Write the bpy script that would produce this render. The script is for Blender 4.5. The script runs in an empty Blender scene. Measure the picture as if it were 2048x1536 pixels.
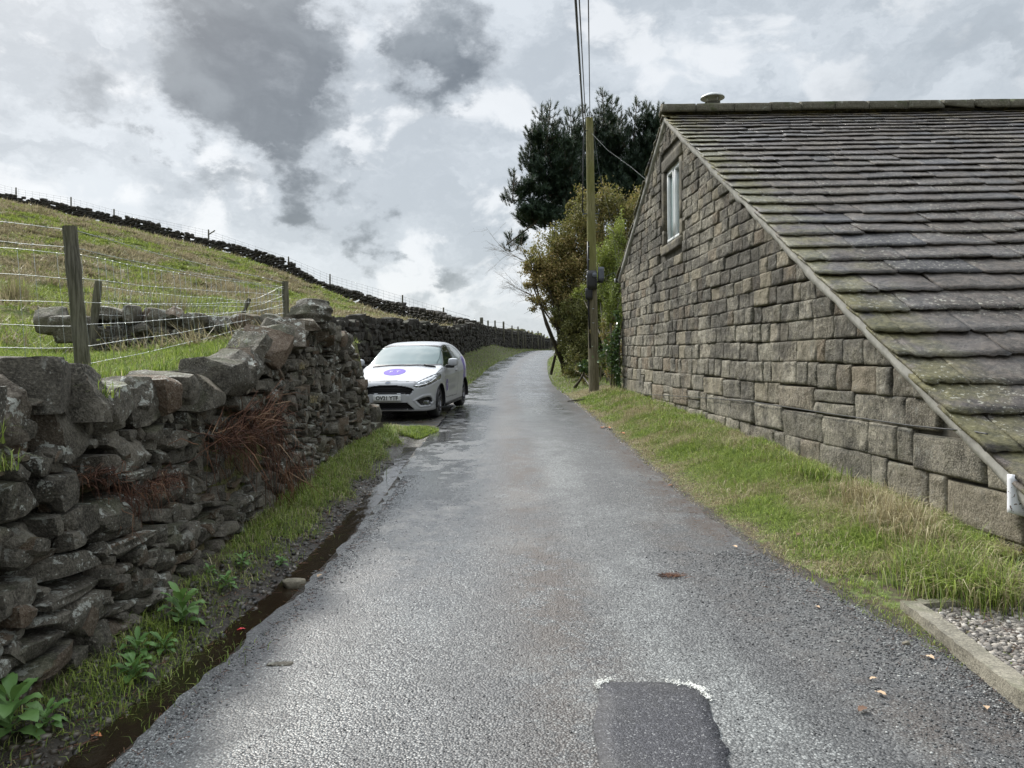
import bpy, math, numpy as np
rng = np.random.default_rng(11)
scene = bpy.context.scene
COL = scene.collection
pi = math.pi
# ------------------------------------------------------------------ camera
FPX, PITCH, ROLL = 1540.0, math.radians(1.1), math.radians(0.6)
CAM = np.array([0, 0, 1.6])
FW = np.array([0, math.cos(PITCH), -math.sin(PITCH)])
UP0 = np.array([0, math.sin(PITCH), math.cos(PITCH)])
CR = math.cos(ROLL)*np.array([1., 0, 0]) - math.sin(ROLL)*UP0
CU = math.sin(ROLL)*np.array([1., 0, 0]) + math.cos(ROLL)*UP0
def ray(u, v): return FPX*FW + (u-1024)*CR - (v-768)*CU
def W(u, v, Y):
    "real position of something seen at (u, v) in the photo and Y metres away"
    d = ray(u, v); return CAM + d*(Y/d[1])
cd = bpy.data.cameras.new("camera"); cam = bpy.data.objects.new("camera", cd); COL.objects.link(cam)
from mathutils import Matrix, Vector
cam.matrix_world = Matrix(((CR[0], CU[0], -FW[0], CAM[0]), (CR[1], CU[1], -FW[1], CAM[1]), (CR[2], CU[2], -FW[2], CAM[2]), (0, 0, 0, 1)))
cd.lens = 36*FPX/2048; cd.sensor_width = 36; cd.clip_start = .05; cd.clip_end = 3000
scene.camera = cam
# ------------------------------------------------------------------ node helper
class NT:
    def __init__(s, tree): s.t = tree; s.n = tree.nodes; s.l = tree.links
    def new(s, typ, **kw):
        n = s.n.new(typ)
        for k, v in kw.items(): setattr(n, k, v)
        return n
    def put(s, sock, v):
        if v is None: return
        if isinstance(v, bpy.types.NodeSocket): s.l.new(v, sock)
        elif isinstance(v, (tuple, list)) and sock.type == 'RGBA': sock.default_value = tuple(v)+(1,)*(4-len(v))
        else: sock.default_value = v
    def math(s, op, a, b=None, c=None, clamp=False):
        n = s.new('ShaderNodeMath', operation=op, use_clamp=clamp)
        for i, v in enumerate((a, b, c)): s.put(n.inputs[i], v) if v is not None else None
        return n.outputs[0]
    def vmath(s, op, a, b=None):
        n = s.new('ShaderNodeVectorMath', operation=op); s.put(n.inputs[0], a)
        if b is not None: s.put(n.inputs[3] if op == 'SCALE' else n.inputs[1], b)
        return n.outputs['Value'] if op in ('DISTANCE', 'LENGTH', 'DOT_PRODUCT') else n.outputs[0]
    def coord(s): return s.new('ShaderNodeTexCoord').outputs['Object']
    def scalev(s, v, sc):
        n = s.new('ShaderNodeMapping'); s.put(n.inputs[0], v); n.inputs['Scale'].default_value = sc; return n.outputs[0]
    def noise(s, sc, det=4, rough=.55, vec=None, dist=0):
        n = s.new('ShaderNodeTexNoise'); n.inputs['Scale'].default_value = sc; n.inputs['Detail'].default_value = det
        n.inputs['Roughness'].default_value = rough; n.inputs['Distortion'].default_value = dist
        s.put(n.inputs['Vector'], vec); return n.outputs[0]
    def vor(s, sc, vec=None, feat='F1', out='Distance', rnd=1):
        n = s.new('ShaderNodeTexVoronoi', feature=feat); n.inputs['Scale'].default_value = sc; n.inputs['Randomness'].default_value = rnd
        s.put(n.inputs['Vector'], vec); return n.outputs[out]
    def ramp(s, fac, stops, interp='LINEAR'):
        n = s.new('ShaderNodeValToRGB'); cr = n.color_ramp; cr.interpolation = interp
        while len(cr.elements) < len(stops): cr.elements.new(.5)
        for e, (p, c) in zip(cr.elements, stops):
            e.position = p; e.color = (c, c, c, 1) if not isinstance(c, (tuple, list)) else tuple(c)+(1,)
        s.put(n.inputs[0], fac); return n.outputs[0]
    def mr(s, v, a, b, c=0, d=1, smooth=True):
        n = s.new('ShaderNodeMapRange'); n.interpolation_type = 'SMOOTHSTEP' if smooth else 'LINEAR'
        s.put(n.inputs[0], v)
        for i, q in zip((1, 2, 3, 4), (a, b, c, d)): n.inputs[i].default_value = q
        return n.outputs[0]
    def mix(s, fac, a, b, mode='MIX'):
        n = s.new('ShaderNodeMix', data_type='RGBA', blend_type=mode)
        s.put(n.inputs[0], fac); s.put(n.inputs[6], a); s.put(n.inputs[7], b); return n.outputs[2]
    def attr(s, name): return s.new('ShaderNodeAttribute', attribute_name=name).outputs['Fac']
    def island(s): return s.new('ShaderNodeNewGeometry').outputs['Random Per Island']
    def sep(s, v): return s.new('ShaderNodeSeparateXYZ'), s.put
    def xyz(s, v):
        n = s.new('ShaderNodeSeparateXYZ'); s.put(n.inputs[0], v); return n.outputs
    def bump(s, h, st=.5, d=.02, nrm=None):
        n = s.new('ShaderNodeBump'); n.inputs['Strength'].default_value = st; n.inputs['Distance'].default_value = d
        s.put(n.inputs['Height'], h)
        if nrm is not None: s.l.new(nrm, n.inputs['Normal'])
        return n.outputs[0]
    def bsdf(s, col, rough=.8, nrm=None, metal=0, spec=.5, coat=0, trans=None, ior=None):
        n = s.new('ShaderNodeBsdfPrincipled')
        s.put(n.inputs['Base Color'], col); s.put(n.inputs['Roughness'], rough); s.put(n.inputs['Metallic'], metal)
        s.put(n.inputs['Specular IOR Level'], spec); s.put(n.inputs['Coat Weight'], coat); n.inputs['Coat Roughness'].default_value = .04
        if ior: n.inputs['IOR'].default_value = ior
        if nrm is not None: s.l.new(nrm, n.inputs['Normal'])
        return n.outputs[0]
    def out(s, sh):
        o = s.new('ShaderNodeOutputMaterial'); s.l.new(sh, o.inputs[0])
def material(name):
    m = bpy.data.materials.new(name); m.use_nodes = True; m.node_tree.nodes.clear(); return m, NT(m.node_tree)
def simple(name, col, rough=.6, metal=0, spec=.5, coat=0, var=.15, bscale=0, bst=.3):
    m, t = material(name); c = t.coord()
    nz = t.noise(7, 5, .6, c)
    colr = t.mix(t.ramp(nz, [(.3, 0), (.7, 1)]), tuple(x*(1-var) for x in col), tuple(min(1, x*(1+var)) for x in col))
    nrm = t.bump(t.noise(bscale, 4, .6, c), bst, .01) if bscale else None
    t.out(t.bsdf(colr, rough, nrm, metal, spec, coat)); return m
# ------------------------------------------------------------------ world: nishita sky behind broken cloud
SUN_EL, SUN_AZ = math.radians(42), math.radians(-38)          # azimuth from +Y towards +X
world = bpy.data.worlds.new("World"); scene.world = world; world.use_nodes = True
world.node_tree.nodes.clear(); w = NT(world.node_tree)
sky = w.new('ShaderNodeTexSky', sky_type='NISHITA'); sky.sun_disc = False
sky.sun_elevation = SUN_EL; sky.sun_rotation = SUN_AZ; sky.air_density = 1.0; sky.dust_density = 2
gen = w.new('ShaderNodeTexCoord').outputs['Generated']
gx = w.xyz(gen)
# clouds: hand placed soft dark banks, broken up by fractal noise whose level sets give the ragged edges
def dirs(u, v): d = ray(u, v); return tuple(d/np.linalg.norm(d))
def wnoise(sc, det, ro, vec=None):
    n = w.new('ShaderNodeTexNoise'); n.inputs['Scale'].default_value = sc; n.inputs['Detail'].default_value = det; n.inputs['Roughness'].default_value = ro
    w.put(n.inputs['Vector'], gen if vec is None else vec); return w.vmath('SUBTRACT', n.outputs[1], (.5, .5, .5))
flat = w.scalev(gen, (1, 1, 1.5))
dirw = w.vmath('ADD', gen, w.vmath('ADD', w.vmath('SCALE', wnoise(4, 2, .5), .16), w.vmath('SCALE', wnoise(11, 7, .62, flat), .20)))
BL = [(420, 30, 150, .6), (560, 50, 160, .8), (480, 130, 120, .6), (640, 150, 100, .7), (340, 100, 90, .35), (560, 200, 60, .4), (940, 120, 95, .8), (890, 190, 80, .7), (840, 50, 60, .4), (1000, 60, 60, .25),
      (600, 330, 75, .7), (545, 255, 60, .45), (625, 400, 65, .7), (450, 345, 60, .6), (770, 415, 48, .65), (745, 480, 50, .7), (235, 262, 65, .5),
      (290, 270, 45, .4), (120, 115, 70, .3), (170, 190, 80, .35), (385, 240, 42, .4), (705, 335, 40, .5), (880, 578, 42, .65),
      (935, 608, 45, .5), (920, 330, 50, .3), (60, 350, 150, .16), (1750, 90, 220, .18), (1960, 180, 170, .22), (980, 560, 50, .2)]
acc = None
for (u, v, r, k) in BL:
    q = w.mr(w.vmath('DISTANCE', dirw, dirs(u, v)), 1.55*r/FPX, 0, 0, k)
    acc = q if acc is None else w.math('ADD', acc, q)
acc = w.math('MINIMUM', acc, 1.0)
fb = w.noise(9, 8, .58, w.vmath('ADD', flat, w.vmath('SCALE', wnoise(5, 3, .5), .15)))
fb2 = w.noise(3.4, 6, .58, w.scalev(dirw, (1, 1, 3.0)))
fb3 = w.noise(24, 6, .6, dirw)
dens = w.math('ADD', acc, w.math('ADD', w.math('MULTIPLY', w.math('SUBTRACT', fb, .5), 1.3), w.math('MULTIPLY', w.math('SUBTRACT', fb3, .5), .25)))
core = w.math('MULTIPLY', w.mr(dens, .12, .95, 0, 1), w.mr(acc, .0, .3))
lit = w.math('MULTIPLY', w.mr(fb, .5, .62), w.mr(acc, .5, .05))
base = w.mix(w.mr(fb2, .38, .64), (5.9, 6.3, 6.65), (4.2, 4.6, 4.95))
base = w.mix(w.math('MULTIPLY', lit, .85), base, (7.3, 7.5, 7.65))
ccol = w.mix(core, base, w.mix(w.mr(fb, .36, .64), (1.15, 1.34, 1.5), (2.15, 2.42, 2.62)))
ccol = w.mix(.12, ccol, sky.outputs[0])
sdir = (math.sin(SUN_AZ)*math.cos(SUN_EL), math.cos(SUN_AZ)*math.cos(SUN_EL), math.sin(SUN_EL))
over = w.mr(gx[2], .46, .9, 1, 2.3)                            # overcast boosted overhead and round the hidden sun, out of frame, to light ground
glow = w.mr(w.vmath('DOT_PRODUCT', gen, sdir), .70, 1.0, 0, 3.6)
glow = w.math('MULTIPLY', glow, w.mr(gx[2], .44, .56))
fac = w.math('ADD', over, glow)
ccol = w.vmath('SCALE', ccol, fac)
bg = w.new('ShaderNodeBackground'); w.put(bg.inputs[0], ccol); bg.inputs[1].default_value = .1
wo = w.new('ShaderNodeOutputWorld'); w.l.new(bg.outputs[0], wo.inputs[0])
# ------------------------------------------------------------------ sun through thin cloud
sl = bpy.data.lights.new("sun", 'SUN'); sl.energy = 2.9; sl.angle = math.radians(7); sl.color = (1, .96, .88)
so = bpy.data.objects.new("sun", sl); COL.objects.link(so)
sd = Vector((math.sin(SUN_AZ)*math.cos(SUN_EL), math.cos(SUN_AZ)*math.cos(SUN_EL), math.sin(SUN_EL)))
so.rotation_euler = (-sd).to_track_quat('-Z', 'Y').to_euler()
scene.view_settings.view_transform = 'Standard'; scene.view_settings.look = 'None'
scene.view_settings.exposure = 0.36; scene.view_settings.gamma = 1
scene.cycles.max_bounces = 5; scene.cycles.diffuse_bounces = 3; scene.cycles.glossy_bounces = 3
scene.cycles.transparent_max_bounces = 8; scene.cycles.caustics_reflective = False; scene.cycles.caustics_refractive = False
# ------------------------------------------------------------------ mesh helpers
def tag(o, label=None, cat=None, group=None, kind=None):
    for k, v in (('label', label), ('category', cat), ('group', group), ('kind', kind)):
        if v: o[k] = v
    return o
def empty(name, loc, label, cat, group=None):
    o = bpy.data.objects.new(name, None); COL.objects.link(o); o.location = loc; o.empty_display_size = .2
    return tag(o, label, cat, group)
class MB:
    "collects vertices and faces; build() links them as one mesh object"
    def __init__(s): s.V = []; s.F = {3: [], 4: []}; s.n = 0; s.A = []; s.M = {3: [], 4: []}
    def add(s, V, F, att=0.0, mi=0):
        V = np.asarray(V, float).reshape(-1, 3)
        if not (isinstance(F, list) and len(F) and isinstance(F[0], np.ndarray)): F = [np.asarray(F, int)]
        for f in F:
            f = np.asarray(f, int)
            if f.size: s.F[f.shape[1]].append(f+s.n); s.M[f.shape[1]].append(np.full(len(f), mi))
        s.V.append(V); s.A.append(np.broadcast_to(np.asarray(att, float), (len(V),))); s.n += len(V); return s
    def box(s, c, size, rot=None, att=0, mi=0):
        V = np.array([[x, y, z] for x in (-.5, .5) for y in (-.5, .5) for z in (-.5, .5)])*size
        if rot is not None: V = V@np.asarray(rot).T
        return s.add(V+c, np.array([[0, 1, 3, 2], [4, 6, 7, 5], [0, 4, 5, 1], [2, 3, 7, 6], [0, 2, 6, 4], [1, 5, 7, 3]]), att, mi)
    def tube(s, pts, r, n=6, att=0, mi=0, cap=True):
        P = np.asarray(pts, float); m = len(P); r = np.broadcast_to(np.asarray(r, float), (m,))
        T = np.gradient(P, axis=0); T /= np.linalg.norm(T, axis=1)[:, None]+1e-9
        ref = np.where(np.abs(T[:, 2:3]) > .9, np.array([[1., 0, 0]]), np.array([[0, 0, 1.]]))
        A = np.cross(T, ref); A /= np.linalg.norm(A, axis=1)[:, None]+1e-9; B = np.cross(T, A)
        th = np.arange(n)*2*pi/n
        V = P[:, None, :]+r[:, None, None]*(np.cos(th)[None, :, None]*A[:, None, :]+np.sin(th)[None, :, None]*B[:, None, :])
        i = np.arange(m-1)[:, None]*n; j = np.arange(n)[None, :]; k = (j+1) % n
        F = np.stack([i+j, i+k, i+n+k, i+n+j], -1).reshape(-1, 4)
        V = V.reshape(-1, 3); fs = [F]
        if cap:
            V = np.vstack([V, P[0], P[-1]]); c0 = m*n; jj = np.arange(n); kk = (jj+1) % n
            fs.append(np.vstack([np.stack([np.full(n, c0), kk, jj], 1), np.stack([np.full(n, c0+1), (m-1)*n+jj, (m-1)*n+kk], 1)]))
        return s.add(V, fs, att, mi)
    def lathe(s, prof, c, axis='z', n=32, mi=0, att=0):
        th = np.arange(n)*2*pi/n; pr = np.asarray(prof, float); m = len(pr)
        R = pr[:, 0][:, None]; H = np.broadcast_to(pr[:, 1][:, None], (m, n))
        X = R*np.cos(th); Y = R*np.sin(th)
        V = np.stack([X, Y, H], -1) if axis == 'z' else np.stack([X, H, Y], -1)
        i = np.arange(m-1)[:, None]*n; j = np.arange(n)[None, :]; k = (j+1) % n
        return s.add(V.reshape(-1, 3)+c, np.stack([i+j, i+k, i+n+k, i+n+j], -1).reshape(-1, 4), att, mi)
    def build(s, name, mats, parent=None, smooth=False, attname='v', kind=None, sharp=0):
        V = np.concatenate(s.V) if s.V else np.zeros((0, 3))
        me = bpy.data.meshes.new(name); me.vertices.add(len(V)); me.vertices.foreach_set('co', V.astype(np.float32).ravel())
        f3 = np.concatenate(s.F[3]) if s.F[3] else np.zeros((0, 3), int); f4 = np.concatenate(s.F[4]) if s.F[4] else np.zeros((0, 4), int)
        loops = np.concatenate([f3.ravel(), f4.ravel()]); n3, n4 = len(f3), len(f4)
        me.loops.add(len(loops)); me.loops.foreach_set('vertex_index', loops.astype(np.int32))
        me.polygons.add(n3+n4)
        me.polygons.foreach_set('loop_start', np.concatenate([np.arange(n3)*3, n3*3+np.arange(n4)*4]).astype(np.int32))
        mi = np.concatenate([np.concatenate(s.M[3]) if s.M[3] else np.zeros(0, int), np.concatenate(s.M[4]) if s.M[4] else np.zeros(0, int)])
        if mi.any(): me.polygons.foreach_set('material_index', mi.astype(np.int32))
        me.update(calc_edges=True)
        if smooth: me.polygons.foreach_set('use_smooth', np.ones(n3+n4, bool))
        if sharp: me.set_sharp_from_angle(angle=sharp)
        a = me.attributes.new(attname, 'FLOAT', 'POINT'); a.data.foreach_set('value', np.concatenate(s.A).astype(np.float32) if s.A else np.zeros(0, np.float32))
        for m in (mats if isinstance(mats, (list, tuple)) else [mats]): me.materials.append(m)
        o = bpy.data.objects.new(name, me); COL.objects.link(o)
        if parent is not None:
            o.parent = parent
            if parent.type == 'EMPTY' or True: o.matrix_parent_inverse = Matrix.Translation(-world_loc(parent))
        if kind: o['kind'] = kind
        return o
def world_loc(o):
    v = Vector((0, 0, 0))
    while o is not None:
        v = v+o.location+(o.matrix_parent_inverse.translation if o.parent else Vector((0, 0, 0))); o = o.parent
    return v
def sstep(t): t = np.clip(t, 0, 1); return t*t*(3-2*t)
def hsh(ix, iy, s):
    h = np.sin(ix*127.1+iy*311.7+s*74.7)*43758.5453; return h-np.floor(h)
def vn(x, y, s=0):
    x = np.asarray(x, float); y = np.asarray(y, float); ix, iy = np.floor(x), np.floor(y); fx, fy = sstep(x-ix), sstep(y-iy)
    a, b, c, d = hsh(ix, iy, s), hsh(ix+1, iy, s), hsh(ix, iy+1, s), hsh(ix+1, iy+1, s)
    return (a*(1-fx)+b*fx)*(1-fy)+(c*(1-fx)+d*fx)*fy
def fbm(x, y, s=0, o=4):
    r, a = 0, .5
    for i in range(o): r = r+a*vn(x, y, s+i); x, y, a = x*2.03, y*2.03, a*.5
    return r
def rotz(a): c, s = math.cos(a), math.sin(a); return np.array([[c, -s, 0], [s, c, 0], [0, 0, 1.]])
def rotx(a): c, s = math.cos(a), math.sin(a); return np.array([[1, 0, 0], [0, c, -s], [0, s, c.real]])
def roty(a): c, s = math.cos(a), math.sin(a); return np.array([[c, 0, s], [0, 1, 0], [-s, 0, c]])
_ct = {}
def cubegrid(nx, ny=None, nz=None):
    ny = ny or nx; nz = nz or nx; key = (nx, ny, nz)
    if key in _ct: return _ct[key]
    pts, quads, ids = [], [], {}
    def pid(i, j, k):
        if (i, j, k) not in ids: ids[(i, j, k)] = len(pts); pts.append((2*i/nx-1, 2*j/ny-1, 2*k/nz-1))
        return ids[(i, j, k)]
    for k, fl in ((0, 1), (nz, 0)):
        for i in range(nx):
            for j in range(ny):
                q = [pid(i, j, k), pid(i+1, j, k), pid(i+1, j+1, k), pid(i, j+1, k)]; quads.append(q[::-1] if fl else q)
    for j, fl in ((0, 0), (ny, 1)):
        for i in range(nx):
            for k in range(nz):
                q = [pid(i, j, k), pid(i+1, j, k), pid(i+1, j, k+1), pid(i, j, k+1)]; quads.append(q[::-1] if fl else q)
    for i, fl in ((0, 1), (nx, 0)):
        for j in range(ny):
            for k in range(nz):
                q = [pid(i, j, k), pid(i, j+1, k), pid(i, j+1, k+1), pid(i, j, k+1)]; quads.append(q[::-1] if fl else q)
    _ct[key] = (np.array(pts), np.array(quads)); return _ct[key]
def rockV(size, n=5, chops=7, rough=.06, rnd=.3, rot=None, grid=None):
    P, F = cubegrid(n) if grid is None else cubegrid(*grid)
    L = np.linalg.norm(P, axis=1)[:, None]; p = P*(1-rnd)+P/L*rnd*1.15
    for _ in range(chops):
        d = rng.normal(size=3); d /= np.linalg.norm(d)
        m = np.abs(d).sum()*rng.uniform(.52, .86)*(1-.12*rnd)
        e = np.maximum(p@d-m, 0); p = p-e[:, None]*d
    for k in range(4):
        fq = rng.normal(size=3)*(1.4+2.2*k); a = rng.normal(size=3)*rough/(1+.35*k)
        p = p+np.sin(p@fq+rng.uniform(0, 6))[:, None]*a
    p = p*np.asarray(size)/2
    if rot is not None: p = p@rot.T
    return p, F
# ------------------------------------------------------------------ terrain
def smooth_tab(ys, vs, k=1.6):
    g = np.arange(-20, 160.01, .1); f = np.interp(g, ys, vs); n = int(k*10)
    w_ = np.exp(-(np.arange(-3*n, 3*n+1)/n)**2/2.); w_ /= w_.sum()
    f = np.convolve(np.pad(f, 3*n, 'edge'), w_, 'valid'); return lambda y: np.interp(y, g, f)
zr = smooth_tab([-20, -3, 3, 5, 10, 15, 20, 27, 34, 44, 63, 75, 90, 120], [-.15, 0, .03, .15, .42, .66, .86, 1.18, 1.6, 2.12, 3.08, 3.35, 3.1, 1.5], 1.2)
def onroad(u, v):
    Y = np.linspace(2, 70, 3000); d = ray(u, v); z = CAM[2]+d[2]/d[1]*Y; s = z-zr(Y); i = np.argmax(s < 0); return d[0]/d[1]*Y[i], Y[i]
Rp = [onroad(*q) for q in ((1820, 1270), (1700, 1215), (1500, 1100), (1380, 1010), (1290, 930), (1200, 850), (1149, 807), (1104, 770), (1095, 745))]
xr = smooth_tab([-20, 0, 3]+[q[1] for q in Rp]+[43, 63, 75, 90, 120], [3.2, 2.9, 2.5]+[q[0] for q in Rp]+[2.0, 3.85, 6.2, 11, 24], .8)
Lp = [onroad(*q) for q in ((240, 1536), (420, 1350), (560, 1240), (640, 1170), (720, 1060), (775, 1010), (820, 930), (870, 860))]
xl = smooth_tab([-20, 0]+[q[1] for q in Lp]+[20, 25, 27.4, 34.5, 44, 58, 63, 75, 90, 120], [-2.0, -1.7]+[q[0] for q in Lp]+[-1.4, -1.43, -1.25, -1.05, -.55, .68, 1.27, 3.6, 8.4, 21], .8)
WY = [-20, 12.75, 12.85, 19, 20.5, 24, 28, 33, 38, 48, 60, 70, 80, 100, 130]
WX = [-2.2, -2.2, -4.35, -4.15, -3.97, -3.5, -2.85, -2.3, -1.95, -1.35, -.47, 1.6, 4.6, 12, 28]
xw = lambda y: np.interp(y, WY, WX)
zb2 = lambda y: np.interp(y, [20, 24, 28, 33, 38, 48, 60, 80, 100, 130], [1.0, 1.5, 2.0, 2.42, 2.78, 3.2, 3.42, 3.65, 3.3, 1.5])
FC = [(-2.9, 1, 1.5), (-2.9, 3.5, 1.5), (-3.7, 6.6, 1.62), (-2.8, 8.5, 1.95), (-2.9, 11, 2.05), (-3.0, 13, 2.15), (-4.8, 18, 2.6), (-4.7, 21, 2.85), (-3.4, 28, 3.05),
      (-2.6, 36, 3.5), (-1.9, 48, 4.1), (-1, 60, 4.4), (4, 80, 4.4), (12, 100, 4.0), (-5, 4, 1.6), (-6.5, 6.5, 1.75), (-5, 9, 1.8), (-8, 9, 2.1), (-12, 11, 3.2), (-10, 5, 2.3), (-8, 0, 1.8), (-30, 0, 6), (-6, 13, 2.35),
      (-30, 20, 8.2), (-14, 20, 4.1), (-8, 20, 3.2), (-20, 35, 7.6), (-9, 35, 4.5)]
SKY = [(-300, 62, 18.5), (-120, 61, 15.9)]
for (u, v, Y) in [(0, 410, 60), (130, 438, 59.5), (240, 462, 58.5), (342, 485, 57.5), (430, 504, 57), (513, 527, 56), (581, 556, 55), (632, 576, 54), (700, 602, 52), (754, 624, 50), (800, 640, 48), (870, 652, 44), (920, 668, 40.5)]:
    q = W(u, v, Y); SKY.append((q[0], q[1], q[2]))
SKY[0] = (SKY[2][0]-16, 62, SKY[2][2]+3.6); SKY[1] = (SKY[2][0]-8, 61, SKY[2][2]+1.8)
SKY = np.array(SKY)
for q in SKY:
    FC.append(tuple(q))
    if q[0] < -4: FC.append((q[0]+1, q[1]+14, q[2]-.6)); FC.append((q[0]+4, q[1]+40, q[2]-5))
FC += [(-75, 20, 17), (-75, 80, 17), (-70, -5, 15), (30, 130, 2), (-10, 130, -1), (-50, 140, 7)]
FC = np.array(FC)
def tps_fit(c, lam=.02):
    d = np.hypot(c[:, None, 0]-c[None, :, 0], c[:, None, 1]-c[None, :, 1]); K = d**2*np.log(d+1e-9)+lam*np.eye(len(c))*10
    Pm = np.hstack([np.ones((len(c), 1)), c[:, :2]]); A = np.block([[K, Pm], [Pm.T, np.zeros((3, 3))]])
    return np.linalg.solve(A, np.concatenate([c[:, 2], np.zeros(3)]))
_tw = tps_fit(FC)
def field_h(x, y):
    sh = np.shape(x); x = np.ravel(x); y = np.ravel(y); o = np.empty(len(x))
    for i in range(0, len(x), 20000):
        a, b = x[i:i+20000], y[i:i+20000]; d = np.hypot(a[:, None]-FC[None, :, 0], b[:, None]-FC[None, :, 1])
        o[i:i+20000] = (d**2*np.log(d+1e-9))@_tw[:-3]+_tw[-3]+_tw[-2]*a+_tw[-1]*b
    far = sstep((y-7)/10)
    o += far*(.30*(fbm(x*.45, y*.45, 3)-.5)+.34*(fbm(x*1.5, y*1.2, 9, 3)-.45))+.06*(fbm(x*1.9, y*1.9, 5)-.5)
    return o.reshape(sh)
def lane_h(x, y):
    z0 = zr(y); dr = x-xr(y); dl = xl(y)-x
    amp = np.interp(y, [0, 4.4, 5.4, 9, 19, 24, 30, 60], [0, 0, .13, .17, .18, .25, .4, .5])
    z = z0+np.where(dr > 0, .015+amp*sstep(dr/1.15)+np.interp(y, [20, 26], [0, 1])*.1*np.clip(dr-1.3, 0, 9), 0)
    nl = sstep((13.2-y)/.5)                                                  # beside the near wall: a gutter, then a mud bank
    ds = np.clip(dl, 0, 3)
    z = z+nl*np.where(dl > 0, -.07*np.exp(-((ds-.2)/.14)**2)+.07*sstep((ds-.38)/.4), 0)
    ff = sstep((y-21)/6)
    wid = np.maximum(xl(y)-xw(y), .5)
    z = z+ff*(np.maximum(zb2(y)-z0, 0))*sstep(np.clip((dl-.12)/(wid-.1), 0, 1))*(dl > 0)
    off = (dr > .05) | (dl > .1)
    z = z+off*.035*(fbm(x*3, y*3, 21)-.5)+nl*sstep((ds-.3)/.2)*(dl > 0)*.05*(fbm(x*13, y*13, 33, 3)-.45)
    return z
def H(x, y):
    x = np.asarray(x, float); y = np.asarray(y, float)
    xc = np.clip(x, -75, 75); yc = np.clip(y, -10, 150); out = np.hypot(x-xc, y-yc)
    l = lane_h(xc, yc); f = field_h(xc, yc); t = sstep((xw(yc)-.08-xc)/.3)
    return l*(1-t)+f*t-.02*out
def grade(*seg): return np.unique(np.concatenate([np.linspace(a, b, n) for a, b, n in seg]).round(4))
gx_ = grade((-500, -75, 6), (-75, -30, 60), (-30, -8, 80), (-8, -5, 30), (-5, 4.2, 170), (4.2, 12, 40), (12, 75, 40), (75, 500, 6))
gy_ = grade((-300, -10, 5), (-10, 2, 20), (2, 14, 150), (14, 30, 110), (30, 70, 130), (70, 150, 60), (150, 900, 6))
GX, GY = np.meshgrid(gx_, gy_); GZ = H(GX, GY)
inroad = (GX > xl(GY)+.02) & (GX < xr(GY)-.02) & (GY > -12) & (GY < 118)
GZ = GZ-.05*inroad
nxg, nyg = len(gx_), len(gy_)
ii = (np.arange(nyg-1)[:, None]*nxg+np.arange(nxg-1)[None, :]).ravel()
quads = np.stack([ii, ii+1, ii+nxg+1, ii+nxg], 1)
GVv = np.stack([GX, GY, GZ], -1).reshape(-1, 3)
cx = GVv[quads].mean(1); isf = cx[:, 0] < xw(cx[:, 1])-.1
def submesh(V, F):
    u_, inv = np.unique(F, return_inverse=True); return V[u_], inv.reshape(F.shape)
# --- ground materials
def mat_field():
    m, t = material('hill_grass'); c = t.coord()
    n1 = t.noise(.55, 6, .62, c); n2 = t.noise(3.2, 5, .6, c); n3 = t.noise(14, 4, .6, t.scalev(c, (1, 1, 2)))
    g = t.mix(n2, (.06, .085, .022), (.13, .165, .05))
    s = t.mix(n2, (.13, .11, .06), (.26, .225, .13))
    col = t.mix(t.mr(t.math('ADD', n1, t.math('MULTIPLY', n2, .3)), .56, .74), g, s)
    col = t.mix(t.mr(n3, .45, .3), col, (.05, .045, .02))
    t.out(t.bsdf(col, .95, t.bump(t.math('ADD', n2, n3), .9, .12), spec=.1)); return m
def mat_ground():
    m, t = material('verge_soil'); c = t.coord()
    n1 = t.noise(1.6, 6, .6, c); n2 = t.noise(9, 6, .65, c); n3 = t.noise(60, 5, .7, c); mud = t.attr('v')
    g = t.mix(n2, (.06, .09, .02), (.16, .20, .06)); so = t.mix(n3, (.035, .026, .017), (.12, .09, .06))
    col = t.mix(t.mr(n2, .42, .62), so, g)
    md = t.mix(n3, (.010, .008, .006), (.05, .040, .028)); md = t.mix(t.mr(t.noise(25, 4, .7, c), .55, .66, 0, .6), md, (.10, .08, .05))
    mf = t.mr(t.math('ADD', mud, t.math('MULTIPLY', t.math('SUBTRACT', n1, .5), .5)), .35, .6)
    col = t.mix(mf, col, md)
    rg = t.math('SUBTRACT', .95, t.math('MULTIPLY', mf, t.mr(n2, .38, .6, .2, .78)))
    t.out(t.bsdf(col, rg, t.bump(t.math('ADD', n2, t.math('MULTIPLY', n3, .5)), .8, .03), spec=.4)); return m
M_FIELD, M_GROUND = mat_field(), mat_ground()
def mudmask(x, y):
    dl = xl(y)-x; dr = x-xr(y)
    a = sstep((dl+.1)/.2)*sstep((13.6-y)/1.5)*np.clip(1.25-(dl)/.9, 0, 1)
    b = sstep((y-12)/1)*sstep((24-y)/3)*(dl > -.1)*.85
    c = np.clip(1-np.abs(dr)/.22, 0, 1)*.8
    return np.clip(a+b*(a < .1)+c, 0, 1)
Vs, Fs = submesh(GVv, quads[isf]); MB().add(Vs, Fs).build('hillside', M_FIELD, smooth=True, kind='structure')
Vs, Fs = submesh(GVv, quads[~isf]); MB().add(Vs, Fs, mudmask(Vs[:, 0], Vs[:, 1])).build('ground', M_GROUND, smooth=True, kind='structure')
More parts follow.
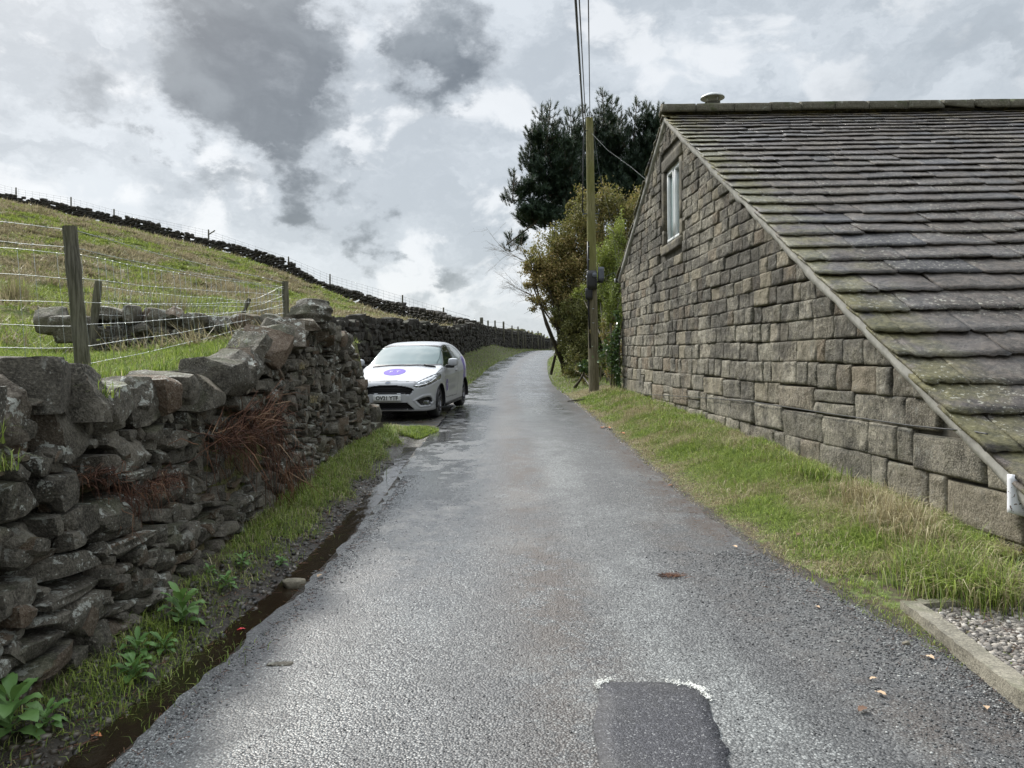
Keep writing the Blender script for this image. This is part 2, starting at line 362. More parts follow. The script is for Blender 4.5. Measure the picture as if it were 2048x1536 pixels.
# --- road
def mat_road():
    m, t = material('wet_asphalt'); c = t.coord(); x = t.xyz(c)
    nb = t.noise(.8, 5, .6, c); nm = t.noise(4, 6, .65, c); nf = t.noise(28, 5, .7, c)
    ch = t.vor(95, c, out='Color'); chd = t.vor(95, c); ch2 = t.vor(48, c, out='Color'); chd2 = t.vor(48, c)
    cs = t.xyz(ch)[0]; cs2 = t.xyz(ch2)[1]
    base = t.ramp(cs, [(0, (.028, .030, .031)), (.4, (.09, .095, .094)), (.75, (.21, .22, .215)), (1, (.48, .49, .47))])
    base = t.mix(t.mr(cs2, .8, .95, 0, .6), base, (.22, .22, .215))
    tar = t.mix(t.mr(chd, .35, .62), base, (.02, .02, .022))
    # long brown strip of grit and needles down the middle and along the right edge (attribute: lateral position 0..1)
    lat = t.attr('v'); y = x[1]
    mid = t.math('MULTIPLY', t.mr(t.math('ABSOLUTE', t.math('SUBTRACT', t.math('ADD', lat, t.math('MULTIPLY', t.math('SUBTRACT', nb, .5), .25)), .46)), .16, .02), t.mr(y, 2.6, 6, .55, 1))
    redge = t.mr(lat, .80, .97); grit = t.math('MULTIPLY', t.mr(lat, .70, .82), t.mr(y, 9, 5))
    br = t.math('MAXIMUM', mid, t.math('MAXIMUM', redge, t.math('MULTIPLY', grit, .75)))
    br = t.math('MULTIPLY', br, t.mr(t.math('ADD', t.math('MULTIPLY', nm, .6), t.math('MULTIPLY', nf, .4)), .40, .54))
    col = t.mix(t.math('MULTIPLY', br, .95), tar, t.mix(nf, (.016, .012, .009), (.09, .064, .048)))
    dtr = t.math('MULTIPLY', t.mr(t.math('ABSOLUTE', t.math('SUBTRACT', t.math('ADD', lat, t.math('MULTIPLY', t.math('SUBTRACT', nb, .5), .12)), .36)), .10, .02), t.mr(nm, .40, .56))
    trk = t.mr(t.math('ABSOLUTE', t.math('SUBTRACT', t.math('ADD', lat, t.math('MULTIPLY', t.math('SUBTRACT', nb, .5), .1)), .63)), .13, .03)
    pale = t.math('MAXIMUM', t.math('MULTIPLY', t.mr(nb, .5, .62), .3), t.math('MULTIPLY', trk, .45)); col = t.mix(pale, col, t.mix(cs, (.1, .103, .1), (.27, .28, .27)))
    n0 = t.noise(.45, 3, .5, t.scalev(c, (1.6, .7, 1)))
    seam = t.math('MULTIPLY', t.mr(t.math('ABSOLUTE', t.math('SUBTRACT', t.math('ADD', lat, t.math('MULTIPLY', t.math('SUBTRACT', nm, .5), .16)), .735)), .075, .01), t.mr(y, 6.5, 3.6))
    dk = t.math('MAXIMUM', t.math('MAXIMUM', t.math('MULTIPLY', dtr, .6), t.math('MULTIPLY', seam, .85)), t.math('MULTIPLY', t.mr(t.math('ADD', t.math('MULTIPLY', n0, .6), t.math('MULTIPLY', nm, .4)), .54, .42), .7))
    col = t.mix(dk, col, t.mix(cs, (.014, .014, .015), (.1, .1, .1)))
    # standing wet film: left wheel track and, further off, most of the width
    wl = t.math('MULTIPLY', t.mr(lat, .52, .2), t.mr(y, 3.5, 8, .4, 1)); wr = t.mr(y, 8, 19)
    wt = t.math('MULTIPLY', t.math('MAXIMUM', wl, wr), t.mr(t.math('ADD', t.math('MULTIPLY', nm, .6), t.math('MULTIPLY', nb, .4)), .38, .56, .25, 1))
    wt = t.math('MULTIPLY', wt, t.math('SUBTRACT', 1, t.math('MULTIPLY', br, .6)))
    pud = t.math('MULTIPLY', t.mr(lat, .42, .10), t.math('MULTIPLY', t.mr(t.math('ADD', t.math('MULTIPLY', nm, .5), t.math('MULTIPLY', nb, .5)), .46, .54), t.mr(y, 6.5, 11)))
    rough = t.math('SUBTRACT', t.math('SUBTRACT', .54, t.math('MULTIPLY', wt, .36)), t.math('MULTIPLY', pud, .12))
    hgt = t.math('ADD', t.math('MULTIPLY', chd, -.8), t.math('ADD', t.math('MULTIPLY', nf, .35), t.math('MULTIPLY', chd2, -.3)))
    b = t.new('ShaderNodeBump'); t.put(b.inputs['Height'], hgt); t.put(b.inputs['Strength'], t.math('MULTIPLY', t.math('SUBTRACT', .9, t.math('MULTIPLY', wt, .6)), t.math('SUBTRACT', 1, t.math('MULTIPLY', pud, .75)))); b.inputs['Distance'].default_value = .007
    col = t.mix(t.math('MULTIPLY', wt, .35), col, (.03, .03, .03))
    t.out(t.bsdf(col, rough, b.outputs[0], spec=.6)); return m
def strip(name, mat, ya, yb, ny, fa, fb, nx, zoff, kind='structure', jag=0, att=None, crown=.03):
    ys = np.linspace(ya, yb, ny) if not callable(ny) else ny()
    t_ = np.linspace(0, 1, nx); Yg, Tg = np.meshgrid(ys, t_, indexing='ij')
    a = fa(Yg); b = fb(Yg); X = a+(b-a)*Tg
    if jag: e = (np.abs(Tg-.5) > .499); X = X+e*jag*(fbm(Yg*6, Tg*3, 17)-.5)*2
    Z = zoff(X, Yg)+crown*(1-(2*Tg-1)**2); m = MB(); i = (np.arange(len(ys)-1)[:, None]*nx+np.arange(nx-1)[None, :]).ravel()
    m.add(np.stack([X, Yg, Z], -1), np.stack([i, i+1, i+nx+1, i+nx], 1), (Tg if att is None else att(X, Yg)).ravel())
    return m.build(name, mat, smooth=True, kind=kind)
M_ROAD = mat_road()
strip('road', M_ROAD, -12, 117, lambda: grade((-12, 2, 20), (2, 14, 160), (14, 40, 120), (40, 117, 100)), lambda y: xl(y)-.04, lambda y: xr(y)+.04, 34, lambda x, y: zr(y)+.004+.018*(fbm(x*1.3, y*.7, 31, 2)-.5), jag=.07)
# wet tarmac pull-in where the car stands
def mat_pull():
    m, t = material('wet_pull_in'); c = t.coord(); n = t.noise(3, 6, .65, c); f = t.noise(40, 5, .7, c); b = t.noise(1, 4, .5, c)
    col = t.mix(t.mr(n, .4, .62), t.mix(f, (.02, .02, .02), (.11, .11, .105)), t.mix(f, (.03, .024, .017), (.11, .085, .06)))
    r = t.math('SUBTRACT', .6, t.math('MULTIPLY', t.mr(b, .4, .6), .42))
    t.out(t.bsdf(col, r, t.bump(t.math('ADD', n, f), .5, .02), spec=.6)); return m
def pull_l(y): return np.interp(y, [12.9, 13.4, 19, 22, 24.5], [-2.3, -4.1, -3.9, -3.1, -1.5])
strip('pull_in', mat_pull(), 12.9, 24.5, 60, pull_l, lambda y: xl(y)+.02, 14, lambda x, y: H(x, y)+.02, jag=.05, crown=0)
# dark asphalt repair patch in the foreground
def onr(u, v):
    x, y = onroad(u, v); return x, y
pp = [onr(*q) for q in ((1197, 1388), (1225, 1383), (1270, 1381), (1320, 1383), (1375, 1388), (1402, 1400), (1418, 1425), (1424, 1455), (1438, 1475), (1440, 1500), (1462, 1520), (1452, 1536))]
pp += [(pp[-1][0]-.03, 2.6), (pp[-1][0]+.02, 2.2), (pp[-1][0]-.1, 1.9), (pp[0][0]-.08, 1.85), (pp[0][0]-.09, 2.3), (pp[0][0]-.075, 2.9)] + [onr(*q) for q in ((1190, 1500), (1186, 1460), (1196, 1425))]
pp = np.array(pp); th_ = np.linspace(0, 1, 181)[:-1]*len(pp); k_ = th_.astype(int) % len(pp); f_ = (th_-th_.astype(int))[:, None]
ring = pp[k_]*(1-f_)+pp[(k_+1) % len(pp)]*f_
ring = ring+.016*(np.stack([fbm(ring[:, 0]*30, ring[:, 1]*30, 2), fbm(ring[:, 0]*30, ring[:, 1]*30, 8)], 1)-.5)
pc = ring.mean(0)
def rz(x, y):
    tt = (x-xl(y)+.04)/(xr(y)-xl(y)+.08); return zr(y)+.004+.018*(fbm(x*1.3, y*.7, 31, 2)-.5)+.03*(1-(2*tt-1)**2)
def fan(name, ring, pc, mat, dz, kind, edge=.0, levels=(1, .985, .7, .4, .12)):
    m = MB(); V = []
    for li, s in enumerate(levels):
        q = pc+(ring-pc)*s; z = rz(q[:, 0], q[:, 1])+(dz if li else edge); V.append(np.column_stack([q, z]))
    n = len(ring); i = np.arange(n); j = (i+1) % n
    F = [np.concatenate([np.stack([l*n+i, l*n+j, (l+1)*n+j, (l+1)*n+i], 1) for l in range(len(levels)-1)]), np.stack([(len(levels)-1)*n+i, (len(levels)-1)*n+j, np.full(n, len(levels)*n)], 1)]
    V.append([[pc[0], pc[1], rz(pc[0], pc[1])+dz]]); m.add(np.vstack(V), F); return m.build(name, mat, smooth=True, kind=kind)
def mat_patch():
    m, t = material('patch_asphalt'); c = t.coord(); f = t.noise(30, 5, .7, c); g = t.noise(2.5, 4, .6, c)
    cs = t.xyz(t.vor(150, c, out='Color'))[0]; d = t.vor(150, c)
    col = t.ramp(cs, [(0, (.014, .014, .017)), (.6, (.034, .034, .04)), (.93, (.07, .07, .078)), (1, (.2, .2, .2))])
    col = t.mix(t.mr(g, .4, .65, 0, .5), col, t.mix(cs, (.03, .03, .03), (.09, .088, .085)))
    t.out(t.bsdf(col, .6, t.bump(t.math('ADD', t.math('MULTIPLY', d, -.7), f), .6, .005), spec=.4)); return m
fan('asphalt_patch', ring, pc, mat_patch(), .012, 'structure', edge=-.01)
# pale spilt grit along the rim of the patch
m = MB()
for _ in range(2600):
    a = rng.uniform(-5, 60) % 180; k = int(a); q = ring[k % 180]; o = rng.normal(size=2)*.010+(q-pc)/np.linalg.norm(q-pc)*abs(rng.normal())*.012
    if not (k < 9 or k > 176 or 27 < k < 52) or rng.random() < .35+.5*abs(math.sin(k*.7)): continue
    p, f = rockV(rng.uniform(.003, .008, 3), 1, 0, 0, .2); x, y = q+o; m.add(p@rotz(rng.uniform(0, 6))+(x, y, rz(x, y)+.014), f)
m.build('chalky_grit', simple('chalk_grit', (.62, .62, .58), .9, var=.3), kind='stuff')
# water running in the gutter
def mat_water():
    m, t = material('gutter_water'); c = t.coord(); n = t.noise(6, 3, .5, t.scalev(c, (1.6, .7, 1))); f = t.noise(38, 3, .6, c)
    col = t.mix(t.noise(5, 4, .6, c), (.008, .006, .004), (.030, .021, .012))
    t.out(t.bsdf(col, .03, t.bump(t.math('ADD', n, t.math('MULTIPLY', f, .3)), .22, .02), spec=.9, ior=1.4)); return m
def wl_(y): return xl(y)-.05-.10-.30*fbm(y*1.9, y*0, 4, 3)-.10*np.exp(-((y-5.2)/.9)**2)-.12*np.exp(-((y-6.9)/.7)**2)
def wr_(y): return xl(y)+.01+.05*(fbm(y*2.2, y*0, 6, 2)-.5)*2
strip('gutter_water', mat_water(), 2.2, 11.5, 240, wl_, wr_, 14, lambda x, y: zr(y)-.042+.006*(fbm(x*14, y*9, 3, 2)-.5), crown=0)
# ------------------------------------------------------------------ stone materials
def mat_stone(name, dark, lightc, lichen=.55, moss=.3, bs=1.0, streak=0, warm=(.16, .10, .055), rough=.85):
    m, t = material(name); c = t.coord(); r = t.island()
    n1 = t.noise(3.5, 6, .62, c); n2 = t.noise(16, 6, .68, c); n3 = t.noise(75, 4, .7, c)
    col = t.mix(t.mr(t.math('ADD', t.math('MULTIPLY', n1, .6), t.math('MULTIPLY', n2, .4)), .36, .64), dark, lightc)
    col = t.mix(t.mr(r, .25, 1, 0, .8, False), col, t.mix(n2, tuple(x*.5 for x in dark), tuple(x*.55 for x in lightc)))
    r2 = t.math('FRACT', t.math('MULTIPLY', r, 7.31))
    col = t.mix(t.mr(r2, .72, .98, 0, .6), col, t.mix(n2, tuple(x*.6 for x in warm), warm))
    col = t.mix(t.mr(n3, .46, .70, 0, .4), col, tuple(x*1.7 for x in lightc)); col = t.mix(t.mr(n3, .44, .32, 0, .6), col, tuple(x*.45 for x in dark))
    if streak:
        s0 = t.noise(.9, 5, .6, c); hz = t.mr(t.xyz(c)[2], .8, 3.4, -.05, .06); col = t.mix(t.math('MULTIPLY', t.mr(t.math('ADD', t.math('ADD', s0, t.math('MULTIPLY', t.math('SUBTRACT', n1, .5), .5)), hz), .49, .62), .72), col, t.mix(n2, (.016, .015, .014), (.075, .068, .056)))
        r3 = t.math('FRACT', t.math('MULTIPLY', r, 13.7)); col = t.mix(t.mr(r3, .8, 1, 0, .7), col, t.mix(n2, (.19, .165, .115), (.46, .40, .29)))
        sv = t.scalev(c, (1.6, 1.6, .8)); sn = t.noise(1.9, 6, .65, sv)
        col = t.mix(t.math('MULTIPLY', t.mr(sn, .5, .66), streak), col, (.022, .021, .02))
    nrm = t.new('ShaderNodeNewGeometry').outputs['Normal']; nz = t.xyz(nrm)[2]
    ln = t.noise(11, 5, .72, c); lm = t.mr(t.noise(1.9, 2, .5, c), .42, .58)
    lic = t.math('MULTIPLY', t.mr(t.math('ADD', ln, t.math('MULTIPLY', nz, .045)), .575, .62), t.math('MULTIPLY', lm, lichen))
    col = t.mix(lic, col, t.mix(n3, (.26, .27, .235), (.62, .63, .57)))
    sp = t.math('MULTIPLY', t.mr(t.vor(34, c), .22, .12), t.math('MULTIPLY', t.mr(t.noise(4, 3, .6, c), .5, .62), lichen)); col = t.mix(sp, col, (.42, .43, .38))
    mo = t.math('MULTIPLY', t.mr(t.math('ADD', t.noise(2.3, 6, .65, c), t.math('MULTIPLY', nz, .09)), .56, .7), moss)
    col = t.mix(mo, col, t.mix(n2, (.03, .045, .012), (.085, .10, .03)))
    h = t.math('ADD', t.math('MULTIPLY', n1, .5), t.math('ADD', n2, t.math('MULTIPLY', n3, .35)))
    t.out(t.bsdf(col, rough, t.bump(h, 1, .028*bs), spec=.35)); return m
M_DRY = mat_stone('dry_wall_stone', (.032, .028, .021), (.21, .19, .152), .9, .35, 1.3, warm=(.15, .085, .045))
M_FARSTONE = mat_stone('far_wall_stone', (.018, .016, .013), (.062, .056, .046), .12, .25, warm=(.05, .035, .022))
M_BARN = mat_stone('gritstone_block', (.050, .046, .036), (.42, .385, .305), .25, .16, 2.0, .42, warm=(.22, .15, .085))
M_BARN2 = mat_stone('dressed_gritstone', (.10, .09, .066), (.20, .18, .135), .05, .12, .5, .25, warm=(.2, .17, .11))
M_SOIL = simple('packed_earth', (.018, .015, .011), .95, var=.5, bscale=20, bst=.8)
M_MORTAR = simple('recessed_mortar', (.085, .077, .06), .95, var=.4, bscale=30, bst=.7)
# ------------------------------------------------------------------ near dry stone wall (retaining the field)
TOPY = [-1, 2, 3.6, 5.1, 6, 6.6, 7.1, 8.3, 10.6, 11.3, 12.0, 12.5, 12.85]
TOPZ = [1.5, 1.56, 1.58, 1.52, 1.6, 1.72, 1.88, 2.12, 2.12, 1.88, 1.62, 1.36, .98]
topz = lambda y: np.interp(y, TOPY, TOPZ)
wall_root = empty('dry_stone_wall', (-2.4, 6, 0), 'near dark drystone retaining wall along the gutter, topped with big lichen spotted stones', 'stone wall')
def base_z(y): return float(H(-2.05, y))-.12
def hollow(y, z):          # the slumped part of the wall face
    return .22*math.exp(-((y-7.0)/.95)**2-((z-.95)/.33)**2)+.14*math.exp(-((y-4.9)/.45)**2-((z-.82)/.2)**2)
def face_x(y, z): return -2.17-.10*max(z-.3, 0)-hollow(y, z)+.05*math.sin(y*1.7+z)-.11*max(y-11.7, 0)
mb = MB()
def courses(s0, s1, zb, zt, hr, wr, emit, top_margin=0, pthin=.35):
    z = 0.0; hmax = max(zt(s)-zb(s) for s in np.linspace(s0, s1, 40))
    while z < hmax:
        h = rng.uniform(*hr); s = s0+rng.uniform(-.2, 0)
        while s < s1:
            w_ = rng.uniform(*wr)*(.8+.5*(h-hr[0])/(hr[1]-hr[0]+1e-6)); q = rng.random()
            if q < pthin and h > hr[0]*1.15:
                k = 2 if rng.random() < .7 else 3; cuts = np.sort(rng.uniform(.3, .7, k-1)) if k == 2 else np.array([.33, .66])
                cuts = np.concatenate([[0], cuts, [1]]); W_ = w_*rng.uniform(1, 1.5)
                for a, b in zip(cuts[:-1], cuts[1:]):
                    if rng.random() < .5: emit(s+W_/2, W_, z+h*(a+b)/2, h*(b-a))
                    else:
                        f = rng.uniform(.35, .65); emit(s+W_*f/2, W_*f, z+h*(a+b)/2, h*(b-a)); emit(s+W_*(1+f)/2, W_*(1-f), z+h*(a+b)/2, h*(b-a))
                s += W_
            else: emit(s+w_/2, w_, z+h/2, h); s += w_
        z += h
def near_emit(s, w_, z, h):
    zz = base_z(s)+z+.07*math.sin(s*1.3+z*2)+.03*math.sin(s*4.1); tz = topz(s)-.05
    if zz+h*.3 > tz: return
    tilt = rng.normal()*.07
    if hollow(s, zz) > .09: tilt = rng.normal()*.28; h *= .8
    d = rng.uniform(.28, .4); x = face_x(s, zz)-d/2+rng.normal()*.025
    V, F = rockV((d, w_*.99, h*.98), 9 if s < 8 else 5, 11, .022, .10, rotx(tilt)@rotz(rng.normal()*.12)@roty(rng.normal()*.08))
    mb.add(V+(x, s, zz), F)
yb_ = lambda s: 0.0
def zt_rel(s): return topz(s)-base_z(s)
courses(1.2, 6.9, yb_, zt_rel, (.13, .27), (.17, .46), near_emit, pthin=.5)
courses(6.95, 12.6, yb_, zt_rel, (.12, .24), (.16, .38), near_emit, pthin=.4)
# small wedged stones filling joints
for _ in range(420):
    s = rng.uniform(1.4, 12.5); zz = rng.uniform(base_z(s)+.1, topz(s)-.15); sz = rng.uniform(.04, .11)
    V, F = rockV((.12, sz*1.5, sz), 3, 6, .05, .25, rotx(rng.normal()*.5)); mb.add(V+(face_x(s, zz)-.03-rng.uniform(0, .05), s, zz), F)
# protruding footing stones at the far end
for (x, y, z, sx, sy, sz) in ((-2.36, 12.5, .84, .40, .4, .40), (-2.28, 12.25, .62, .4, .5, .3), (-2.45, 12.75, .78, .5, .4, .5)):
    V, F = rockV((sx, sy, sz), 6, 8, .05, .3); mb.add(V+(x, y, z), F)
# return face turning away beside the pull-in
def ret_emit(s, w_, z, h):
    zz = .6+z
    if zz > 1.25+.3*min(abs(s-2.4),2) : return
    V, F = rockV((w_*1.05, .3, h*1.06), 4, 7, .05, .25); mb.add(V+(-s, 12.75+rng.normal()*.02, zz), F)
courses(2.7, 4.5, yb_, lambda s: 1.5, (.13, .25), (.2, .4), ret_emit)
mb.build('stonework', M_DRY, wall_root, smooth=True, sharp=.5)
core = MB(); ys = np.linspace(1, 12.6, 60); Vc = []
for y in ys:
    zt_ = topz(y)-.16
    Vc += [(-2.45-hollow(y, .9), y, base_z(y)-.3), (-2.47-hollow(y, .9), y, (base_z(y)+zt_)/2), (-2.50, y, zt_-.05), (-2.95, y, zt_)]
i = (np.arange(59)[:, None]*4+np.arange(3)[None, :]).ravel(); core.add(Vc, np.stack([i, i+1, i+5, i+4], 1))
core.box((-3.4, 12.60, .9), (1.9, .1, .8)); core.build('earth_core', M_SOIL, wall_root)
def cope(y, size, tilt=0, x=-2.45, dz=0, yaw=0, roll=0, n=7, lab=None, rnd=.25):
    V, F = rockV(size, n+6, 10, .028, rnd, rotz(yaw)@rotx(tilt)@roty(roll))
    o = MB().add(V+(x, y, topz(y)+dz), F).build('coping_stone', M_DRY, wall_root, smooth=True, sharp=.5)
    if lab: o['label'] = lab
y = 1.6
for k in range(14):                                                   # big blocks along the near stretch
    L = rng.uniform(.24, .46)
    hh = rng.uniform(.2, .34)
    cope(y+L/2, (rng.uniform(.42, .6), L*.97, hh), rng.normal()*.13, -2.46+rng.normal()*.04, -hh/2+.03+rng.normal()*.035, rng.normal()*.2, rnd=.14)
    y += L*1.02
    if y > 5.9: break
for k in range(10):                                                   # slabs leaning towards the camera as the wall climbs
    yy = 5.9+k*.30+rng.normal()*.02; cope(yy, (rng.uniform(.36, .6), rng.uniform(.13, .2), rng.uniform(.34, .52)), -.72+rng.normal()*.2, -2.44+rng.normal()*.04, -.15+rng.normal()*.03, rng.normal()*.25, rng.normal()*.12, rnd=.06)
cope(9.35, (.5, .56, .30), .02, -2.45, .20, .1, n=8, lab='big rounded boulder crowning the wall', rnd=.6)
cope(9.0, (.5, .4, .14), .05, -2.46, .02); cope(9.5, (.5, .5, .16), -.03, -2.44, .0)
for k in range(6):
    yy = 9.5+k*.31; cope(yy, (.45, rng.uniform(.26, .4), rng.uniform(.13, .26)), rng.normal()*.15, -2.46, -.06+rng.normal()*.02, rng.normal()*.2, n=5)
# ------------------------------------------------------------------ lane wall beyond the pull-in, following the road over the crest
def path(pts, step):
    P = np.array(pts, float); d = np.concatenate([[0], np.cumsum(np.linalg.norm(np.diff(P[:, :2], axis=0), axis=1))])
    s = np.arange(0, d[-1], step); return np.stack([np.interp(s, d, P[:, i]) for i in range(P.shape[1])], 1), s
lane_root = empty('dry_stone_wall', (-3.5, 24, 1.4), 'long dark drystone wall behind the white car, running up beside the road to the crest', 'stone wall')
LT = [(-4.32, 13, .62, 2.3), (-4.3, 17, .8, 2.7)]+[(W(u, v, Y)[0], Y, None, W(u, v, Y)[2]) for (u, v, Y) in
      [(726, 634, 20.5), (763, 637, 22.3), (798, 642, 24.2), (868, 651, 28), (912, 658, 32), (930, 652, 35), (946, 645, 38), (977, 656, 48), (1000, 660, 54), (1020, 661, 60), (1046, 664, 66), (1068, 669, 71), (1090, 676, 76), (1114, 683, 82), (1132, 691, 90)]]
LT = [(a, b, (float(H(a+.25, b)) if c is None else c), d) for a, b, c, d in LT]
LP, Ls = path(LT, .2); mb = MB()
def wall_stones(mb, P, S, hr, wr, depth, n, lean=.02, cap=True, miss=0.0, seeds=0, flat=.5):
    L = S[-1]; f = lambda s, k: np.interp(s, S, P[:, k]); hmax = (P[:, 3]-P[:, 2]).max()+.25; z = -.15
    while z < hmax:
        h = rng.uniform(*hr); s = 0
        while s < L:
            w_ = rng.uniform(*wr)
            zb = f(s, 2); zt = f(s, 3); c = zb+z+h/2+.05*math.sin(s*.9+z)
            if c+h*.2 < zt and rng.random() > miss:
                a, b = f(s, 0), f(s, 1); a2, b2 = f(min(s+.3, L), 0), f(min(s+.3, L), 1); an = math.atan2(b2-b, a2-a)
                capst = zt-c < h*1.3 and cap
                hh = h*rng.uniform(1.1, 1.9) if capst else h*1.05
                V, F = rockV((w_*(.75 if capst else 1.04), depth*rng.uniform(.85, 1.1), hh), n, 6, .05, .2, rotz(an)@roty(rng.normal()*(.25 if capst else .06)))
                mb.add(V+(a+(b2-b)/.3*rng.normal()*.02, b, c+(hh-h)*.3), F)
            s += w_
        z += h
wall_stones(mb, LP, Ls, (.10, .2), (.2, .42), .42, 3)
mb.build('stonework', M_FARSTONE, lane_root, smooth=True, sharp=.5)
core = MB(); Vc = []
for p in LP[::4]: Vc += [(p[0]-.08, p[1], p[2]-.3), (p[0]-.08, p[1], p[3]-.12), (p[0]-.3, p[1], p[3]-.12)]
n_ = len(LP[::4]); i = (np.arange(n_-1)[:, None]*3+np.arange(2)[None, :]).ravel(); core.add(Vc, np.stack([i, i+1, i+4, i+3], 1)); core.build('earth_core', M_SOIL, lane_root)
# ------------------------------------------------------------------ skyline wall, single skin with daylight holes
hill_root = empty('dry_stone_wall', tuple(SKY[6]), 'black gappy drystone wall along the skyline of the hill, daylight showing through its holes', 'stone wall')
ST = []
for (u, v, Y) in [(-120, 352, 61), (0, 384, 60), (51, 392, 59.8), (137, 411, 59.5), (222, 427, 58.7), (308, 447, 57.8), (410, 478, 57.1), (478, 492, 56.4), (547, 510, 55.6), (585, 524, 55), (600, 540, 54.7), (632, 558, 54), (700, 580, 52), (737, 592, 50.7), (781, 603, 49), (816, 612, 47.3), (868, 622, 44), (904, 633, 41.8), (939, 643, 39.5)]:
    q = W(u, v, Y); ST.append((q[0], q[1], float(H(q[0], q[1]))-.1, q[2]))
ST.insert(0, (ST[0][0]-14, 62, float(H(ST[0][0]-14, 62))-.1, float(H(ST[0][0]-14, 62))+1.3))
HP, Hs = path(ST, .25); mb = MB()
wall_stones(mb, HP, Hs, (.11, .2), (.22, .45), .38, 2, miss=.05)
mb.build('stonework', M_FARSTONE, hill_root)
# ------------------------------------------------------------------ low tumbled wall in the field behind the fence
low_root = empty('dry_stone_wall', (-4, 9.6, 1.8), 'low tumbledown lichened wall in the field behind the wire fence', 'stone wall')
FT = []
for (u, v, Y) in [(196, 622, 9.3), (250, 612, 9.4), (300, 618, 9.5), (370, 620, 9.6), (430, 632, 9.7), (500, 628, 9.8), (560, 632, 9.9), (610, 640, 10)]:
    q = W(u, v, Y); FT.append((q[0], q[1], 1.75, q[2]))
TP, Ts = path(FT, .1); mb = MB()
z = 0
for row, (h, wa, wb) in enumerate(((.15, .14, .26), (.14, .13, .25), (.15, .15, .28), (.21, .17, .34))):
    s = 0
    while s < Ts[-1]:
        w_ = rng.uniform(wa, wb); a, b, _, zt = [float(np.interp(s+w_/2, Ts, TP[:, k])) for k in range(4)]
        V, F = rockV((w_*1.08, .42, h*rng.uniform(1, 1.3)), 7, 6, .05, .55, rotz(rng.normal()*.1)@roty(rng.normal()*.18)); mb.add(V+(a, b+rng.normal()*.03, zt-.66+z+h/2), F); s += w_
    z += h
mb.build('stonework', M_DRY, low_root, smooth=True, sharp=.5)
c_ = MB(); c_.box((-3.9, 9.75, 1.95), (2.4, .1, .5)); c_.build('earth_core', M_SOIL, low_root)
for (u, v, Y, sx, sz, lab) in ((112, 640, 9.4, .42, .34, 'grey lichen spotted boulder in the field grass, left of the leaning fence post'), (150, 664, 9.2, .5, .36, 'dark boulder touching the tall fence post, half sunk in grass')):
    q = W(u, v, Y); V, F = rockV((sx, .4, sz), 7, 8, .05, .4)
    tag(MB().add(V+tuple(q), F).build('boulder', M_DRY, smooth=True), lab, 'boulder', 'boulders in the field')
# ------------------------------------------------------------------ barn
GA, GB = 3.7446, .0545
LD = np.array([1, -.012, 0.]); GD = np.array([-GB, 1, 0]); WAp = np.array([0, 0, 1.])
def BP(a, y, z): "a: metres into the barn from the gable face, y: distance along the gable, z: height"; return np.array([GA-GB*y, y, z])+a*LD
YA, ZA, YE, ZE = 14.50, 6.30, 19.1, 3.80                        # ridge and far eave (underside line of the roof)
rl = lambda y: np.where(y <= YA, .81+.6*(y-5.2), ZA+(ZE-ZA)*(y-YA)/(YE-YA))
rl = (lambda y: np.minimum(.80+(ZA-.80)*(y-5.2)/(YA-5.2), ZA+(ZE-ZA)*(y-YA)/(YE-YA)))
barn = empty('stone_barn', (4, 12, .6), 'old stone barn with a long sweeping stone slate roof on the right', 'barn')
YN, BL_ = 4.72, 12.5
mb = MB(); bz = .10; row = 0
WIN = (13.70, 14.78, 3.92, 5.33)
hs = [.26, .34, .31, .27, .27, .25, .24, .22, .22, .2, .21, .19, .2, .18, .2, .18, .19, .18, .19, .18, .17, .19, .18, .17, .18, .17, .18, .17, .18, .17, .17, .17, .17]
def crow(y): return (y-YN)*.028                                 # the lower courses climb a little with the ground
rows = []
z = 0
for h in hs: rows.append((z, h)); z += h
def bemit(y0, w_, z0, h, big):
    y1 = min(y0+w_, 18.88); yc, zc = (y0+y1)/2, z0+h/2
    if zc-h*.4 > float(rl(yc))-.1: return
    if y1 > WIN[0]-.20 and y0 < WIN[1]+.17 and z0+h > WIN[2]-.2 and z0 < WIN[3]+.24: 
        if yc > WIN[0]-.20 and yc < WIN[1]+.17: return
        if yc <= WIN[0]-.2: y1 = WIN[0]-.205
        else: y0 = WIN[1]+.172
        yc = (y0+y1)/2
        if y1-y0 < .06: return
    dep = .22; pro = rng.normal()*.009
    P, F = cubegrid(2, 12, 9); hw, hh_ = (y1-y0)/2-.004, h/2-.0045
    S = np.sign(P)*(1-(1-np.abs(P))**1.45); yy_, zz_ = S[:, 1]*hw, S[:, 2]*hh_; sd_ = rng.uniform(0, 99)
    ed = np.minimum(hw-np.abs(yy_), hh_-np.abs(zz_)); k1, k2 = rng.normal(size=2)*.05
    wob = .014*(fbm(yy_*7+sd_, zz_*7, 5, 2)-.45)
    yy_ = yy_*(1-.0)+wob*(np.abs(P[:, 1]) > .95)*1.2+k1*zz_*.6; zz_ = zz_+.012*(fbm(yy_*6, zz_*2+sd_, 3, 2)-.45)*(np.abs(P[:, 2]) > .95)
    fr = P[:, 0] < -.5
    xo = .016*(1-np.exp(-ed/.006))+.065*(fbm(yy_*8+sd_, zz_*8, 6, 5)-.45)*np.clip(ed/.03, 0, 1)+k2*.12*yy_
    V = np.stack([P[:, 0]*dep/2-fr*xo, yy_, zz_], 1)
    P_ = BP(0, 0, 0); X = np.stack([GA-GB*(yc+V[:, 1])+(V[:, 0]+dep/2+pro+.004), yc+V[:, 1], zc+V[:, 2]], 1)
    lim = rl(X[:, 1])-.02; X[:, 2] = np.minimum(X[:, 2], lim)
    mb.add(X, F)
